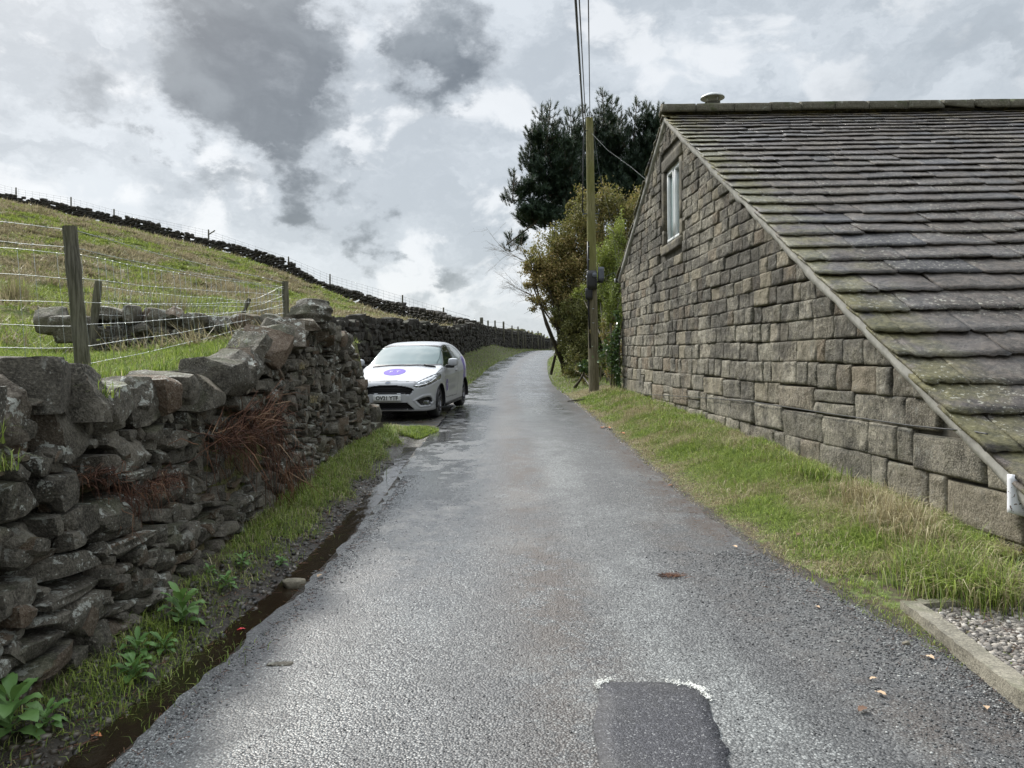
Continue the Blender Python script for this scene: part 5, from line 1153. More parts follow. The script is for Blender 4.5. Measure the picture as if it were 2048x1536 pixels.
# wheels
M_TYRE = simple('tyre_rubber', (.018, .018, .018), .8, bscale=60); M_RIM = simple('alloy_grey', (.17, .17, .18), .3, .8); M_RIMD = simple('alloy_dark', (.03, .03, .032), .4, .5)
def wheel(ax_, s):
    yo = .80; T = lambda V: C(np.asarray(V)*np.array([1, s, 1])+(ax_, 0, AZ-.002))
    m = MB(); m.lathe([(.215, .78), (.235, .795), (.27, .802), (.295, .79), (.312, .765), (.315, .70), (.312, .64), (.295, .61), (.23, .60), (.2, .62)], (0, 0, 0), 'y', 48); m.V = [T(v) for v in m.V]; ty = m.build('wheel', M_RIMD, car)
    m2 = MB(); m2.lathe([(.222, .785), (.24, .797), (.27, .803), (.295, .79), (.313, .765), (.316, .70), (.313, .64), (.295, .61), (.23, .60)], (0, 0, 0), 'y', 56); m2.V = [T(v) for v in m2.V]; m2.build('tyre', M_TYRE, ty, smooth=True)
    m3 = MB(); m3.lathe([(.224, .78), (.228, .796), (.215, .80), (.208, .79), (.205, .70)], (0, 0, 0), 'y', 48); 
    m3.lathe([(.001, .788), (.035, .788), (.045, .775), (.045, .74)], (0, 0, 0), 'y', 20)
    for k in range(5):
        for dlt in (-.17, .17):
            a = k*2*pi/5+.3+dlt*.35; b = k*2*pi/5+.3+dlt*1.25; p0 = np.array([.035*math.cos(a), .782, .035*math.sin(a)]); p1 = np.array([.212*math.cos(b), .790, .212*math.sin(b)])
            mid = (p0+p1)/2+(0, -.012, 0); m3.tube([p0, mid, p1], [.014, .012, .015], 4)
    m3.V = [T(v) for v in m3.V]; m3.build('rim', M_RIM, ty)
    m4 = MB(); m4.lathe([(.001, .70), (.20, .70), (.205, .72)], (0, 0, 0), 'y', 32); m4.V = [T(v) for v in m4.V]; m4.build('brake_disc', M_RIMD, ty)
    m5 = MB(); th = np.linspace(-.25, pi+.25, 30); V = []
    for q in th: V += [(.352*math.cos(q), .852, .352*math.sin(q)), (.36*math.cos(q), .45, .36*math.sin(q))]
    i = np.arange(29)*2; m5.add(V, np.stack([i, i+1, i+3, i+2], 1)); m5.V = [T(v) for v in m5.V]; m5.build('arch_liner', M_SEAM, car)
for ax_ in (FX, RX):
    for s in (1, -1): wheel(ax_, s)
m = MB(); V, F = cubegrid(4, 4, 2); m.add(C(V*(1.7, .58, .05)+(0.03, 0, .24)), F); m.add(C(V*(.85, .84, .03)+(0, 0, .215)), F); m.build('underbody', M_SEAM, car)
# mirrors
for s in (1, -1):
    m = MB(); V, F = rockV((.13, .19, .145), 8, 0, 0, .62); m.add(C(V+(.66, s*.975, 1.055)), F); mo = m.build('wing_mirror', M_PAINT, car, smooth=True)
    m = MB(); V, F = rockV((.09, .17, .07), 5, 0, 0, .4); m.add(C(V+(.66, s*.91, .975)), F); m.build('mirror_foot', M_SEAM, mo, smooth=True)
m = MB(); ys_ = surf_y(-.28, .865); V, F = rockV((.19, .03, .03), 5, 0, 0, .4); m.add(C(V+(-.30, ys_+.015, .865)), F); m.build('door_handle', M_PAINT, doors[('door', 1)], smooth=True)
# wipers
m = MB(); wz = lambda x_, y_: surf_z(x_, y_)+.012
m.tube(C([(1.0, .62, wz(1.0, .62)), (.97, .35, wz(.97, .35)), (1.02, .05, wz(1.02, .05))]), .009, 5); m.tube(C([(1.01, .05, wz(1.01, .05)), (.99, -.25, wz(.99, -.25)), (.98, -.6, wz(.98, -.6))]), .009, 5); m.tube(C([(.97, .68, wz(.97, .68)), (.95, .45, wz(.95, .45)+.01)]), .016, 5); m.build('wiper', M_SEAM, car)
# number plate with its registration
def text_mesh(txt, size, spacing=1.0, bold=0):
    cu = bpy.data.curves.new('lettering', 'FONT'); cu.body = txt; cu.size = size; cu.align_x = 'CENTER'; cu.align_y = 'CENTER'; cu.extrude = 0; cu.offset = size*bold; cu.space_character = spacing; cu.resolution_u = 3
    o = bpy.data.objects.new('lettering', cu); me = bpy.data.meshes.new_from_object(o); bpy.data.objects.remove(o); bpy.data.curves.remove(cu)
    me.calc_loop_triangles(); V = np.array([v.co[:] for v in me.vertices]); T = np.array([t_.vertices[:] for t_ in me.loop_triangles]); bpy.data.meshes.remove(me); return V, T
px = surf_x(0, .43)+.022
m = MB(); V, F = cubegrid(6, 10, 4); V = V*(.006, .265, .058); V[:, 0] -= .06*(V[:, 1])**2; m.add(C(V+(px, 0, .437)), F); pl = m.build('number_plate', simple('plate_white', (.66, .67, .66), .35, var=.03), car)
V, T = text_mesh('OV21 YTF', .098, 1.0, .03); wtx = V[:, 0].max()-V[:, 0].min(); sc_ = .42/wtx; V[:, 0] *= sc_; hz = V[:, 1].max()-V[:, 1].min(); V[:, 1] *= .078/hz
yy = V[:, 0]; m = MB(); m.add(C(np.stack([px+.0085-.06*yy**2, yy, .437+V[:, 1]], 1)), T); m.build('registration', M_SEAM, pl)
# bonnet roundel and its lettering
def FN(fn, V): q = fn(V[:, 0], V[:, 1]); return np.stack(np.broadcast_arrays(*q), 1)
def disc_on(fn, ru, rv, n=36, lv_=8):
    V = []; th = np.arange(n)*2*pi/n
    for l in range(lv_): r = 1-l/lv_; V += [(ru*r*math.cos(a), rv*r*math.sin(a)) for a in th]
    V.append((0, 0)); V = np.array(V); V = FN(fn, V); i = np.arange(n); j = (i+1) % n
    return np.array(V), [np.concatenate([np.stack([l*n+i, l*n+j, (l+1)*n+j, (l+1)*n+i], 1) for l in range(lv_-1)]), np.stack([(lv_-1)*n+i, (lv_-1)*n+j, np.full(n, lv_*n)], 1)]
def bon(h): return lambda a, b: (1.48-b, a-.01, surf_z(1.48-b, a-.01)+h)
V, F = disc_on(bon(.004), .215, .215); m = MB(); m.add(C(V), F); rd = m.build('bonnet_roundel', M_PURPL, car, smooth=True)
def dense(V, T, k=1):
    for _ in range(k):
        a, b, c = V[T[:, 0]], V[T[:, 1]], V[T[:, 2]]; n = len(T); V = np.vstack([a, b, c, (a+b)/2, (b+c)/2, (c+a)/2]); i = np.arange(n); T = np.vstack([np.stack([i, i+3*n, i+5*n], 1), np.stack([i+3*n, i+n, i+4*n], 1), np.stack([i+5*n, i+4*n, i+2*n], 1), np.stack([i+3*n, i+4*n, i+5*n], 1)])
    return V, T
M_WHT = simple('white_vinyl', (.6, .6, .62), .4, var=.02); M_GREYV = simple('grey_vinyl', (.36, .37, .38), .5, var=.05)
V, T = dense(*text_mesh('F T', .155, 1.0, -.012), 1); fn = bon(.007); m = MB(); m.add(C(FN(fn, V)), T); m.build('lettering', M_WHT, rd)
# door roundel and two grey lines of lettering
dfn = lambda cx, cz, h: (lambda a, b: (cx-a, surf_y(cx-a, cz+b)+h, cz+b))
V, F = disc_on(dfn(.70, .60, .005), .11, .12, 28, 5); m = MB(); m.add(C(V), F); rd = m.build('door_roundel', M_PURP, doors[('door', 1)], smooth=True)
V, T = text_mesh('FT', .09); fn = dfn(.70, .60, .008); m = MB(); m.add(C(FN(fn, V)), T); m.build('lettering', M_WHT, rd)
V, T = dense(*text_mesh('FUNCTIONAL', .115), 0); fn = dfn(.16, .66, .005); m = MB(); m.add(C(FN(fn, V)), T)
V, T = dense(*text_mesh('TECHNICAL', .115), 0); fn = dfn(.16, .52, .005); m.add(C(FN(fn, V)), T); m.build('door_lettering', M_GREYV, doors[('door', 1)])
# oval badge
bx_ = lambda h: (lambda a, b: (surf_x(a, .722+b)+h, a, .722+b))
V, F = disc_on(bx_(.006), .05, .018, 28, 4); m = MB(); m.add(C(V), F); bd = m.build('badge', simple('badge_blue', (.16, .19, .25), .2), car, smooth=True)
m = MB(); m.tube(C([bx_(.008)(.05*math.cos(a), .018*math.sin(a)) for a in np.linspace(0, 2*pi, 29)]), .004, 4); m.build('badge_ring', M_RIM, bd)
# ------------------------------------------------------------------ grass and ground cover
def mat_blade(name, greens, straws):
    m, t = material(name); r = t.island(); f = t.attr('v')
    g = t.ramp(r, greens); s = t.ramp(r, straws); col = t.mix(t.mr(f, .35, .65), g, s)
    a = t.bsdf(col, .55, spec=.3); tr = t.new('ShaderNodeBsdfTranslucent'); t.put(tr.inputs[0], col); mx = t.new('ShaderNodeMixShader'); mx.inputs[0].default_value = .35
    t.l.new(a, mx.inputs[1]); t.l.new(tr.outputs[0], mx.inputs[2]); t.out(mx.outputs[0]); return m
M_BL = mat_blade('grass_blades', [(0, (.09, .14, .03)), (.5, (.20, .28, .05)), (1, (.38, .46, .10))], [(0, (.22, .18, .10)), (.6, (.40, .345, .20)), (1, (.58, .52, .34))])
M_BLH = mat_blade('hill_grass_blades', [(0, (.09, .13, .03)), (.5, (.20, .255, .05)), (1, (.36, .41, .10))], [(0, (.15, .125, .075)), (.5, (.27, .23, .14)), (1, (.40, .35, .22))])
def blades(xy, h, w_, dry, lean=.5, z=None, two=True, dirn=None):
    n = len(xy); x, y = xy[:, 0], xy[:, 1]; z = H(x, y)-.015 if z is None else z; h = np.broadcast_to(h, (n,))*rng.uniform(.55, 1.25, n); w_ = np.broadcast_to(w_, (n,))*rng.uniform(.7, 1.3, n)
    a = rng.uniform(0, 2*pi, n) if dirn is None else dirn+rng.normal(size=n)*.7; L = lean*rng.uniform(.15, 1.4, n)
    sx, sy = -np.sin(a), np.cos(a); B = np.stack([x, y, z], 1); S = np.stack([sx*w_, sy*w_, 0*w_], 1)*.5; D = np.stack([np.cos(a), np.sin(a), 0*a], 1)
    if two:
        M_ = B+D*(h*L*.3)[:, None]+np.stack([0*h, 0*h, h*.6], 1); T_ = B+D*(h*L)[:, None]+np.stack([0*h, 0*h, h*np.clip(1.05-L*.45, .2, 1)], 1)
        V = np.stack([B-S, B+S, M_+S*.8, M_-S*.8, T_], 1).reshape(-1, 3); i = np.arange(n)[:, None]*5
        return V, [i+np.array([[0, 1, 2, 3]]), i+np.array([[3, 2, 4]])], np.repeat(np.broadcast_to(dry, (n,)), 5)
    T_ = B+D*(h*L)[:, None]+np.stack([0*h, 0*h, h*np.clip(1.05-L*.4, .25, 1)], 1)
    V = np.stack([B-S, B+S, T_], 1).reshape(-1, 3); return V, [np.arange(3*n).reshape(-1, 3)], np.repeat(np.broadcast_to(dry, (n,)), 3)
def scatter(n, x0, x1, y0, y1, keep):
    x = rng.uniform(x0, x1, n); y = rng.uniform(y0, y1, n); k = keep(x, y); return np.stack([x[k], y[k]], 1)
# right verge
wallx = lambda y: np.where(y < 19, GA-GB*y-.02, 99)
m = MB()
def dens_keep(base, extra=None):
    def f(x, y):
        dr = x-xr(y); p = base*(sstep((dr+.02+.10*(fbm(x*4, y*4, 2)-.5))/.22))*(.45+1.1*fbm(x*2.2, y*2.2, 4, 2)); return (rng.random(len(x)) < p) & (x < wallx(y)) & (dr > -.02)
    return f
for (n, y0, y1, h, wd, ln) in ((110000, 5.15, 9, .085, .0042, 1.4), (90000, 9, 14, .10, .006, 1.3), (60000, 14, 21, .11, .009, 1.2)):
    q = scatter(n, 1.3, 3.6, y0, y1, dens_keep(1.0)); dr = q[:, 0]-xr(q[:, 1]); rel = dr/np.maximum(wallx(q[:, 1])-xr(q[:, 1]), .1)
    dry = np.clip(fbm(q[:, 0]*2.3, q[:, 1]*2.3, 8, 3)*1.35-.24+.36*np.exp(-(rel-.03)**2/.02)+rng.normal(size=len(q))*.16, 0, 1)
    hh = h*(.45+1.2*sstep(rel*1.4))*(.6+.9*fbm(q[:, 0]*3, q[:, 1]*3, 15, 2)); V, F, A = blades(q, hh, wd, dry, ln); m.add(V, F, A)
# clump list: (x, y, blades, height, dryness, radius)
CL = []
def at(u, v):                                     # point on the ground seen at (u, v)
    Y = np.linspace(2.2, 45, 2500); d = ray(u, v); X = d[0]/d[1]*Y; z = CAM[2]+d[2]/d[1]*Y; s = z-H(X, Y); i = int(np.argmax(s < 0)); return X[i], Y[i]
for (u, v, n, h, dr, r) in ((1740, 1020, 500, .28, .95, .16), (1790, 1060, 600, .30, .95, .18), (1700, 1000, 300, .22, .8, .15), (1830, 1090, 400, .26, .8, .16), (1870, 1170, 700, .24, .35, .18), (1920, 1180, 700, .26, .2, .18), (1960, 1190, 600, .24, .5, .16), (1900, 1130, 500, .2, .6, .2),
      (2000, 1190, 400, .24, .6, .14), (1600, 960, 350, .24, .2, .14), (1640, 970, 350, .24, .2, .14), (1560, 930, 300, .2, .3, .15), (1480, 900, 300, .16, .9, .16), (1500, 985, 300, .12, .8, .2), (1350, 860, 260, .2, .6, .2), (1410, 830, 260, .24, .3, .18), (1300, 830, 200, .2, .85, .22), (1250, 805, 240, .25, .8, .25), (1215, 790, 240, .25, .6, .25),
      (1660, 1100, 300, .10, .85, .25), (1700, 1160, 300, .07, .1, .2), (1320, 815, 200, .22, .5, .2)):
    CL.append((*at(u, v), n, h, dr, r))
for (x, y, n, h, dr, r) in CL:
    q = np.stack([x+rng.normal(size=n)*r*.7, y+rng.normal(size=n)*r*.9], 1); q = q[(q[:, 0] < wallx(q[:, 1])) & (q[:, 0] > xr(q[:, 1])-.05)]
    if len(q): V, F, A = blades(q, h, .0045*(1+y/14), np.clip(dr+rng.normal(size=len(q))*.25, 0, 1), .9); m.add(V, F, A)
ka = np.array(at(1812, 1222)); kb = np.array(at(2048, 1425)); kd = (kb-ka)/np.linalg.norm(kb-ka); ka_ = lambda y: ka[0]+kd[0]/kd[1]*(y-ka[1])-.03
# fringe over the gravel lot's grass strip between road and kerb
q = scatter(26000, 1.6, 2.75, 2.4, 5.3, lambda x, y: (x > np.maximum(xr(y)-.06, ka_(y)-.26-.05*np.sin(y*7))) & (x < ka_(y)) & (rng.random(len(x)) < .2+.9*fbm(x*5, y*5, 3, 2)))
V, F, A = blades(q, .045, .0038, np.clip(fbm(q[:, 0]*6, q[:, 1]*6, 2, 2)+rng.normal(size=len(q))*.2-.05, 0, 1), .8); m.add(V, F, A)
m.build('verge_grass', M_BL, kind='stuff')
# far verges and bank beyond the car
m = MB()
q = scatter(70000, -4, 3.5, 21, 48, lambda x, y: (((x > xr(y)) & (x < xr(y)+1.6)) | ((x < xl(y)-.05) & (x > xw(y)+.02))) & (rng.random(len(x)) < np.interp(y, [21, 48], [1, .5])))
V, F, A = blades(q, .10, .016, np.clip(.12+rng.normal(size=len(q))*.16+.25*fbm(q[:, 0]*1.2, q[:, 1]*1.2, 4, 2), 0, 1), .8, two=False); m.add(V, F, A)
q = scatter(14000, -3, 10, 48, 85, lambda x, y: (((x > xr(y)) & (x < xr(y)+2)) | ((x < xl(y)-.05) & (x > xw(y)+.02)))); V, F, A = blades(q, .14, .035, .3, .8, two=False); m.add(V, F, A)
m.build('bank_grass', M_BL, kind='stuff')
# left: grass at the foot of the near wall
m = MB()
def leftkeep(x, y):
    dl = xl(y)-x; p = np.interp(y, [2.6, 4.2, 5.6, 6.4, 8, 12.6], [.6, .5, .3, .7, .95, 1.0])*sstep((dl-.38+.1*np.sin(y*5))/.2)*(.15+1.3*fbm(x*4, y*3, 5, 2)); return (rng.random(len(x)) < p) & (x > -2.22)
q = scatter(60000, -2.25, -1.4, 2.4, 13.0, leftkeep); V, F, A = blades(q, np.interp(q[:, 1], [3, 6, 8, 13], [.07, .09, .17, .14])*sstep((-q[:, 0]-1.45)/.5), np.interp(q[:, 1], [3, 13], [.004, .009]), np.clip(.20+.42*fbm(q[:, 0]*3, q[:, 1]*3, 1, 2)+rng.normal(size=len(q))*.2, 0, 1), 1.2); m.add(V, F, A)
q = scatter(9000, -2.3, -1.2, 12.4, 13.6, lambda x, y: (np.hypot((x+1.75)/.5, (y-12.95)/.5) < 1)); V, F, A = blades(q, .09, .008, .05, .8); m.add(V, F, A)
for (u, v, n, h, dr, r) in ((320, 1270, 200, .12, .1, .10), (230, 1370, 380, .10, .1, .14), (340, 1330, 300, .08, .3, .14), (150, 1440, 260, .07, .2, .15), (400, 1290, 200, .06, .2, .12), (440, 1220, 200, .06, .2, .12), (290, 1400, 260, .06, .3, .13), (530, 1100, 260, .09, .2, .13), (575, 1060, 260, .12, .1, .14), (600, 1010, 300, .18, .1, .15), (640, 960, 300, .2, .3, .15), (700, 930, 300, .2, .2, .2), (200, 1440, 150, .06, .2, .15)):
    x, y = at(u, v); q = np.stack([x+rng.normal(size=n)*r, y+rng.normal(size=n)*r], 1); V, F, A = blades(q, h, .0045, np.clip(dr+rng.normal(size=n)*.15, 0, 1), .9); m.add(V, F, A)
m.build('wall_foot_grass', M_BL, kind='stuff')
# field grass just behind the wall
m = MB()
q = scatter(150000, -8.5, -2.72, 3.0, 11.5, lambda x, y: rng.random(len(x)) < np.clip(1.5-(y-3)*.1, .3, 1)*(.5+fbm(x*2, y*2, 3, 2)))
V, F, A = blades(q, .10*(.6+.9*fbm(q[:, 0]*1.7, q[:, 1]*1.7, 6, 2)), .0065, np.clip(.10+.35*fbm(q[:, 0]*1.5, q[:, 1]*1.5, 9, 2)+rng.normal(size=len(q))*.16, 0, 1), .7); m.add(V, F, A)
for k in range(26):
    y = rng.uniform(5, 12.4); n = 26; q = np.stack([-2.5+rng.normal(size=n)*.03, y+rng.normal(size=n)*.03], 1); V, F, A = blades(q, .10, .004, np.clip(.5+rng.normal(size=n)*.4, 0, 1), .9, z=np.interp(y, TOPY, TOPZ)+0*q[:, 0]-.06); m.add(V, F, A)
for (x, y, z) in ((-2.15, 4.05, 1.47), (-2.12, 3.2, 1.2), (-2.25, 8.2, 1.62), (-2.22, 8.6, 1.25), (-2.1, 3.1, 1.32)):
    n = 40; q = np.stack([x+rng.normal(size=n)*.025, y+rng.normal(size=n)*.03], 1); V, F, A = blades(q, .11, .004, np.clip((.2 if y < 5 else .9)+rng.normal(size=n)*.2, 0, 1), 1.2, z=z+0*q[:, 0]); m.add(V, F, A)
m.build('field_grass', M_BL, kind='stuff')
# hill tussocks
def clumps(m, cx, cy, nb, hgt, rad, dry, wd, lean=.9):
    n = len(cx); ix = np.repeat(np.arange(n), nb); N_ = len(ix); a = rng.uniform(0, 2*pi, N_); rr = np.sqrt(rng.random(N_))*rad[ix]; x = cx[ix]+rr*np.cos(a); y = cy[ix]+rr*np.sin(a)
    z = H(cx, cy)[ix]-.03+.25*hgt[ix]*(1-(rr/rad[ix])**2); V, F, A = blades(np.stack([x, y], 1), hgt[ix]*(1-.35*rr/rad[ix]), wd[ix], np.clip(dry[ix]+rng.normal(size=N_)*.17, 0, 1), lean, z=z, two=False, dirn=a); m.add(V, F, A)
m = MB()
n = 17000; u_ = rng.random(n); Yc = 8+ (62-8)*u_**.8; Xc = -2-rng.random(n)*(Yc*.78+4)
ok = (Xc < xw(Yc)-.5) & (Xc > -50); Xc, Yc = Xc[ok], Yc[ok]
sk = np.interp(Xc, SKY[::-1][:, 0][np.argsort(SKY[::-1][:, 0])], SKY[::-1][:, 1][np.argsort(SKY[::-1][:, 0])]); ok = Yc < sk-.3; Xc, Yc = Xc[ok], Yc[ok]
dn = fbm(Xc*.5, Yc*.35, 40, 4); dryc = .1+.8*sstep((dn+.10*np.clip((Yc-14)/30, -.6, .6)+rng.normal(size=len(Xc))*.06-.47)/.16)
rad = rng.uniform(.12, .42, len(Xc)); hg = rng.uniform(.14, .42, len(Xc))*(.6+.5*dryc)
far_ = Yc/20
clumps(m, Xc, Yc, 26, hg, rad, dryc, .008+.0009*Yc, 1.7)
m.build('hill_tussocks', M_BLH, kind='stuff')
for (u, v, Y, lab) in ((30, 540, 15, 'tall pale brown rush clump at the left edge of the hillside'), (170, 560, 13, 'dark rush clump beside the tall fence post'), (515, 600, 20, 'rusty brown rush clump on the hillside above the leaning stake'), (350, 570, 17, 'brown rush clump on the hillside over the low tumbled wall'), (270, 620, 12, 'low olive rush clump just behind the low wall')):
    d = ray(u, v); x = d[0]/d[1]*Y; mm = MB(); n = 420; a = rng.uniform(0, 2*pi, n); rr = np.abs(rng.normal(size=n))*.18; q = np.stack([x+rr*np.cos(a), Y+rr*np.sin(a)], 1)
    V, F, A = blades(q, .55, .012, np.clip(.75+rng.normal(size=n)*.25, 0, 1), .5, dirn=a, two=False); mm.add(V, F, A); tag(mm.build('rush_clump', M_BLH), lab, 'grass clump', 'rush clumps on the hillside')
# ------------------------------------------------------------------ broad leaved plants at the foot of the near wall
M_FOX = mat_leaf('soft_green_leaf', [(0, (.08, .17, .045)), (.6, (.15, .28, .08)), (1, (.24, .38, .14))], .5, .3, 3)
def leaf_mesh(m, base, az, L, Wd, up, curl):
    nu, nv = 9, 5; u = np.linspace(0, 1, nu)[:, None]; v = np.linspace(-1, 1, nv)[None, :]
    wprof = np.where(u < .12, .10, np.sin(np.clip((u-.10)/.9, 0, 1)*pi)**.75*(1-.25*u))*Wd/2; lx = L*(u-.12*curl*u**3)+0*v; ly = v*wprof; lz = L*(up*u-curl*u**2)+.25*np.abs(ly)+.035*L*np.sin(u*17+2*v)*np.abs(v)
    P = np.stack([lx+0*ly, ly+0*lx, lz], -1).reshape(-1, 3)@rotz(az).T+base; i = (np.arange(nu-1)[:, None]*nv+np.arange(nv-1)[None, :]).ravel(); m.add(P, np.stack([i, i+nv, i+nv+1, i+1], 1))
for (u, v, sc, nl, lab) in ((18, 1475, 1.75, 9, 'largest broad leaved plant, pale green, at the bottom left corner under the wall'), (92, 1462, .9, 7, 'small leafy plant right of the big pale one at the lower left corner'), (268, 1362, .95, 8, 'leafy plant in grass at the wall foot, below its twin on the same stones'),
      (275, 1322, 1.0, 8, 'bright leafy plant at the wall foot, under the broadest dark footing stone'), (328, 1308, .75, 7, 'small toothed leafy plant between the two bright ones and the large rosette'), (365, 1250, 1.35, 12, 'large bushy rosette of broad green leaves in the middle of the wall foot'),
      (452, 1180, .8, 7, 'upright leafy plant standing in mud above the puddle edge'), (486, 1136, .8, 7, 'leafy plant farthest up the wall foot but one, below the mossy base stones'), (420, 1150, .5, 6, 'tiny seedling tucked against the wall base stones'), (562, 1133, .55, 6, 'small spindly leafy plant beside the muddy puddle edge, farthest from the camera')):
    x, y = at(u, v); x = max(x, -2.10); sc *= 1.1; nl += 7; z = float(H(x, y)); root = empty('leafy_plant', (x, y, z), lab, 'plant', 'leafy plants at the wall foot')
    for k in range(nl):
        a = k*2.4+rng.uniform(-.3, .3); L = .095*sc*rng.uniform(.75, 1.2)*(1 if k < nl*.7 else .7); m = MB(); leaf_mesh(m, (x, y, z+.01+.005*k*sc), a, L, L*.52, rng.uniform(.35, .9)+.06*k, rng.uniform(.45, .95)); m.build('leaf', M_FOX, root, smooth=True)
# ------------------------------------------------------------------ dead bracken slumped in the wall
M_BRK = mat_leaf('dead_bracken', [(0, (.04, .018, .012)), (.5, (.11, .048, .030)), (.8, (.26, .13, .075)), (1, (.50, .36, .22))], .7, .1, 4)
def bracken(name_label, spots, n, L, r=.0028):
    c0 = np.mean([s[0] for s in spots], 0); m = MB()
    for _ in range(n):
        s, (sx, sy, sz), dirn = spots[rng.integers(len(spots))]; p = np.array(s)+rng.normal(size=3)*(sx, sy, sz); d = np.array(dirn)+rng.normal(size=3)*(.3, .7, .6); d /= np.linalg.norm(d); l = L*rng.uniform(.4, 1.2)
        q = p+d*l*.5+(rng.uniform(0, .03), 0, rng.uniform(-.01, .04)); e = p+d*l+(rng.uniform(-.02, .03), 0, -rng.uniform(0, .06)); rr = r*rng.uniform(.5, 1.2); m.tube([p-d*l*.2, p, q, e], [rr*.5, rr, rr*.8, rr*.4], 3, cap=False)
    return tag(m.build('dead_bracken', M_BRK), name_label, 'dead plant', 'dead bracken on the wall')
def wp(u, v, x): d = ray(u, v); t_ = x/d[0]; return CAM+d*t_
bracken('big mass of red brown dead bracken hanging down the slumped middle of the wall', [(wp(530, 830, -2.22), (.03, .35, .06), (.1, .8, .05)), (wp(450, 880, -2.22), (.04, .25, .06), (.1, .8, -.3)), (wp(540, 880, -2.2), (.04, .3, .1), (.15, .5, -.8)), (wp(580, 950, -2.12), (.05, .3, .12), (.15, .1, -1)), (wp(500, 860, -2.22), (.04, .3, .06), (.1, .7, -.5))], 500, .36, .0038)
bracken('small tuft of dead bracken litter wedged between stones of the near wall', [(wp(300, 975, -2.2), (.05, .12, .03), (.1, .5, -.5)), (wp(245, 990, -2.2), (.04, .07, .05), (.1, .2, -.8)), (wp(330, 965, -2.2), (.04, .1, .03), (.1, .8, -.1)), (wp(190, 950, -2.2), (.03, .1, .02), (.1, .7, -.3))], 330, .12, .0026)
m = MB(); q = wp(470, 870, -2.3)
# ------------------------------------------------------------------ moss cushions at the foot of the barn
M_MOSS = mat_leaf('moss', [(0, (.06, .06, .012)), (.5, (.15, .15, .02)), (1, (.26, .25, .04))], .9, .1, 6)
for (ys_, zs_, n, lab) in (((4.6, 5.25), (.02, .42), 9000, 'thick yellow green moss on the lowest barn stones at the right edge'), ((5.5, 6.3), (.26, .36), 3000, 'thin line of moss along the foot of the barn wall above the straw tuft'), ((7.2, 8.6), (.42, .52), 2500, 'faint moss along the barn footing, farther up the wall')):
    y = rng.uniform(*ys_, n); z = rng.uniform(*zs_, n)*1.0+.02*(fbm(y*6, 0*y, 3, 2)-.5); k = fbm(y*5, z*7, 12, 3) > .42; y, z = y[k], z[k]; x = GA-GB*y-.035-.03*fbm(y*12, z*12, 2, 2)
    V, F = leaves(np.stack([x, y, z], 1), .014); tag(MB().add(V, F).build('moss_patch', M_MOSS), lab, 'moss')
# ------------------------------------------------------------------ kerbs, gravel lot, loose stones, litter of leaves
M_KERB = mat_stone('kerb_concrete', (.13, .12, .095), (.30, .275, .215), .08, .45, .5)
ka, kb = at(1812, 1222), at(2048, 1425); ka = np.array(ka); kb = np.array(kb); kd = (kb-ka)/np.linalg.norm(kb-ka)
def kerb(p, d, L, wd, hh, lab, z0):
    ang = math.atan2(d[1], d[0]); P_, F_ = cubegrid(30, 4, 3); V = P_*np.array([L/2, wd/2, hh/2])+(L/2, 0, 0); V[:, 1:] += .004*rng.normal(size=(len(V), 2))*.6; V[:, 2] += .004*np.sin(V[:, 0]*5)
    V = V@rotz(ang).T+(p[0], p[1], z0); V[:, 2] += np.interp(V[:, 1], [0, 5.2], [-.14, -.045]); return tag(MB().add(V, F_).build('kerb_stone', M_KERB, smooth=True, sharp=.6), lab, 'kerb', 'kerbs of the gravel plot')
zk = float(zr(ka[1]))
kerb(ka+(.03, .02), kd, 1.35, .105, .16, 'upper length of pale mossy kerb edging the gravel, running down from the grass corner', zk+.04)
kerb(ka+kd*1.36+(.03, .02), kd, 1.6, .105, .16, 'lower length of kerb, leaving the frame at the bottom right', zk+.04)
kerb(ka+(.10, .04), np.array([1, .06]), .95, .075, .12, 'short dark kerb at the back of the gravel under the grass tuft', zk+.05)
# gravel
def gravel(name, n, samp, smin, smax, mat, dz=0):
    m = MB(); pr = [rockV((1, .8, .6), 2, 2, .05, .3) for _ in range(8)]
    x, y = samp(n); z = H(x, y)
    for i in range(len(x)):
        V, F = pr[i % 8]; s = smin*(smax/smin)**rng.random(); m.add((V*s)@rotz(rng.uniform(0, 6)).T@rotx(rng.normal()*.4)+(x[i], y[i], z[i]+s*.12+(dz if np.isscalar(dz) else dz(x[i], y[i]))), F)
    return m.build(name, mat, kind='stuff')
m_, t = material('mixed_pebbles'); r = t.island(); n = t.noise(70, 3, .6, t.coord())
t.out(t.bsdf(t.mix(n, t.ramp(r, [(0, (.04, .036, .032)), (.35, (.12, .105, .09)), (.7, (.25, .22, .19)), (.9, (.40, .36, .30)), (1, (.62, .60, .56))]), t.ramp(r, [(0, (.08, .075, .07)), (1, (.34, .31, .27))])), .7, spec=.4)); M_PEB = m_
def samp_lot(n):
    y = rng.uniform(2.9, ka[1]+.05, n); xk = ka[0]+kd[0]/kd[1]*(y-ka[1])+.09; x = xk+rng.random(n)*(3.8-xk); k = x < GA-GB*y+.2; return x[k], y[k]
gravel('gravel', 12000, samp_lot, .008, .034, M_PEB)
m_, t = material('road_grit_stone'); r = t.island(); t.out(t.bsdf(t.ramp(r, [(0, (.02, .02, .021)), (.5, (.07, .072, .072)), (.85, (.17, .175, .17)), (1, (.4, .4, .38))]), .5, spec=.5)); M_GRIT = m_
m_, t = material('wet_clod'); r = t.island(); t.out(t.bsdf(t.ramp(r, [(0, (.008, .007, .005)), (.6, (.035, .028, .02)), (.9, (.085, .07, .05)), (1, (.2, .18, .15))]), .4, spec=.5)); M_CLOD = m_
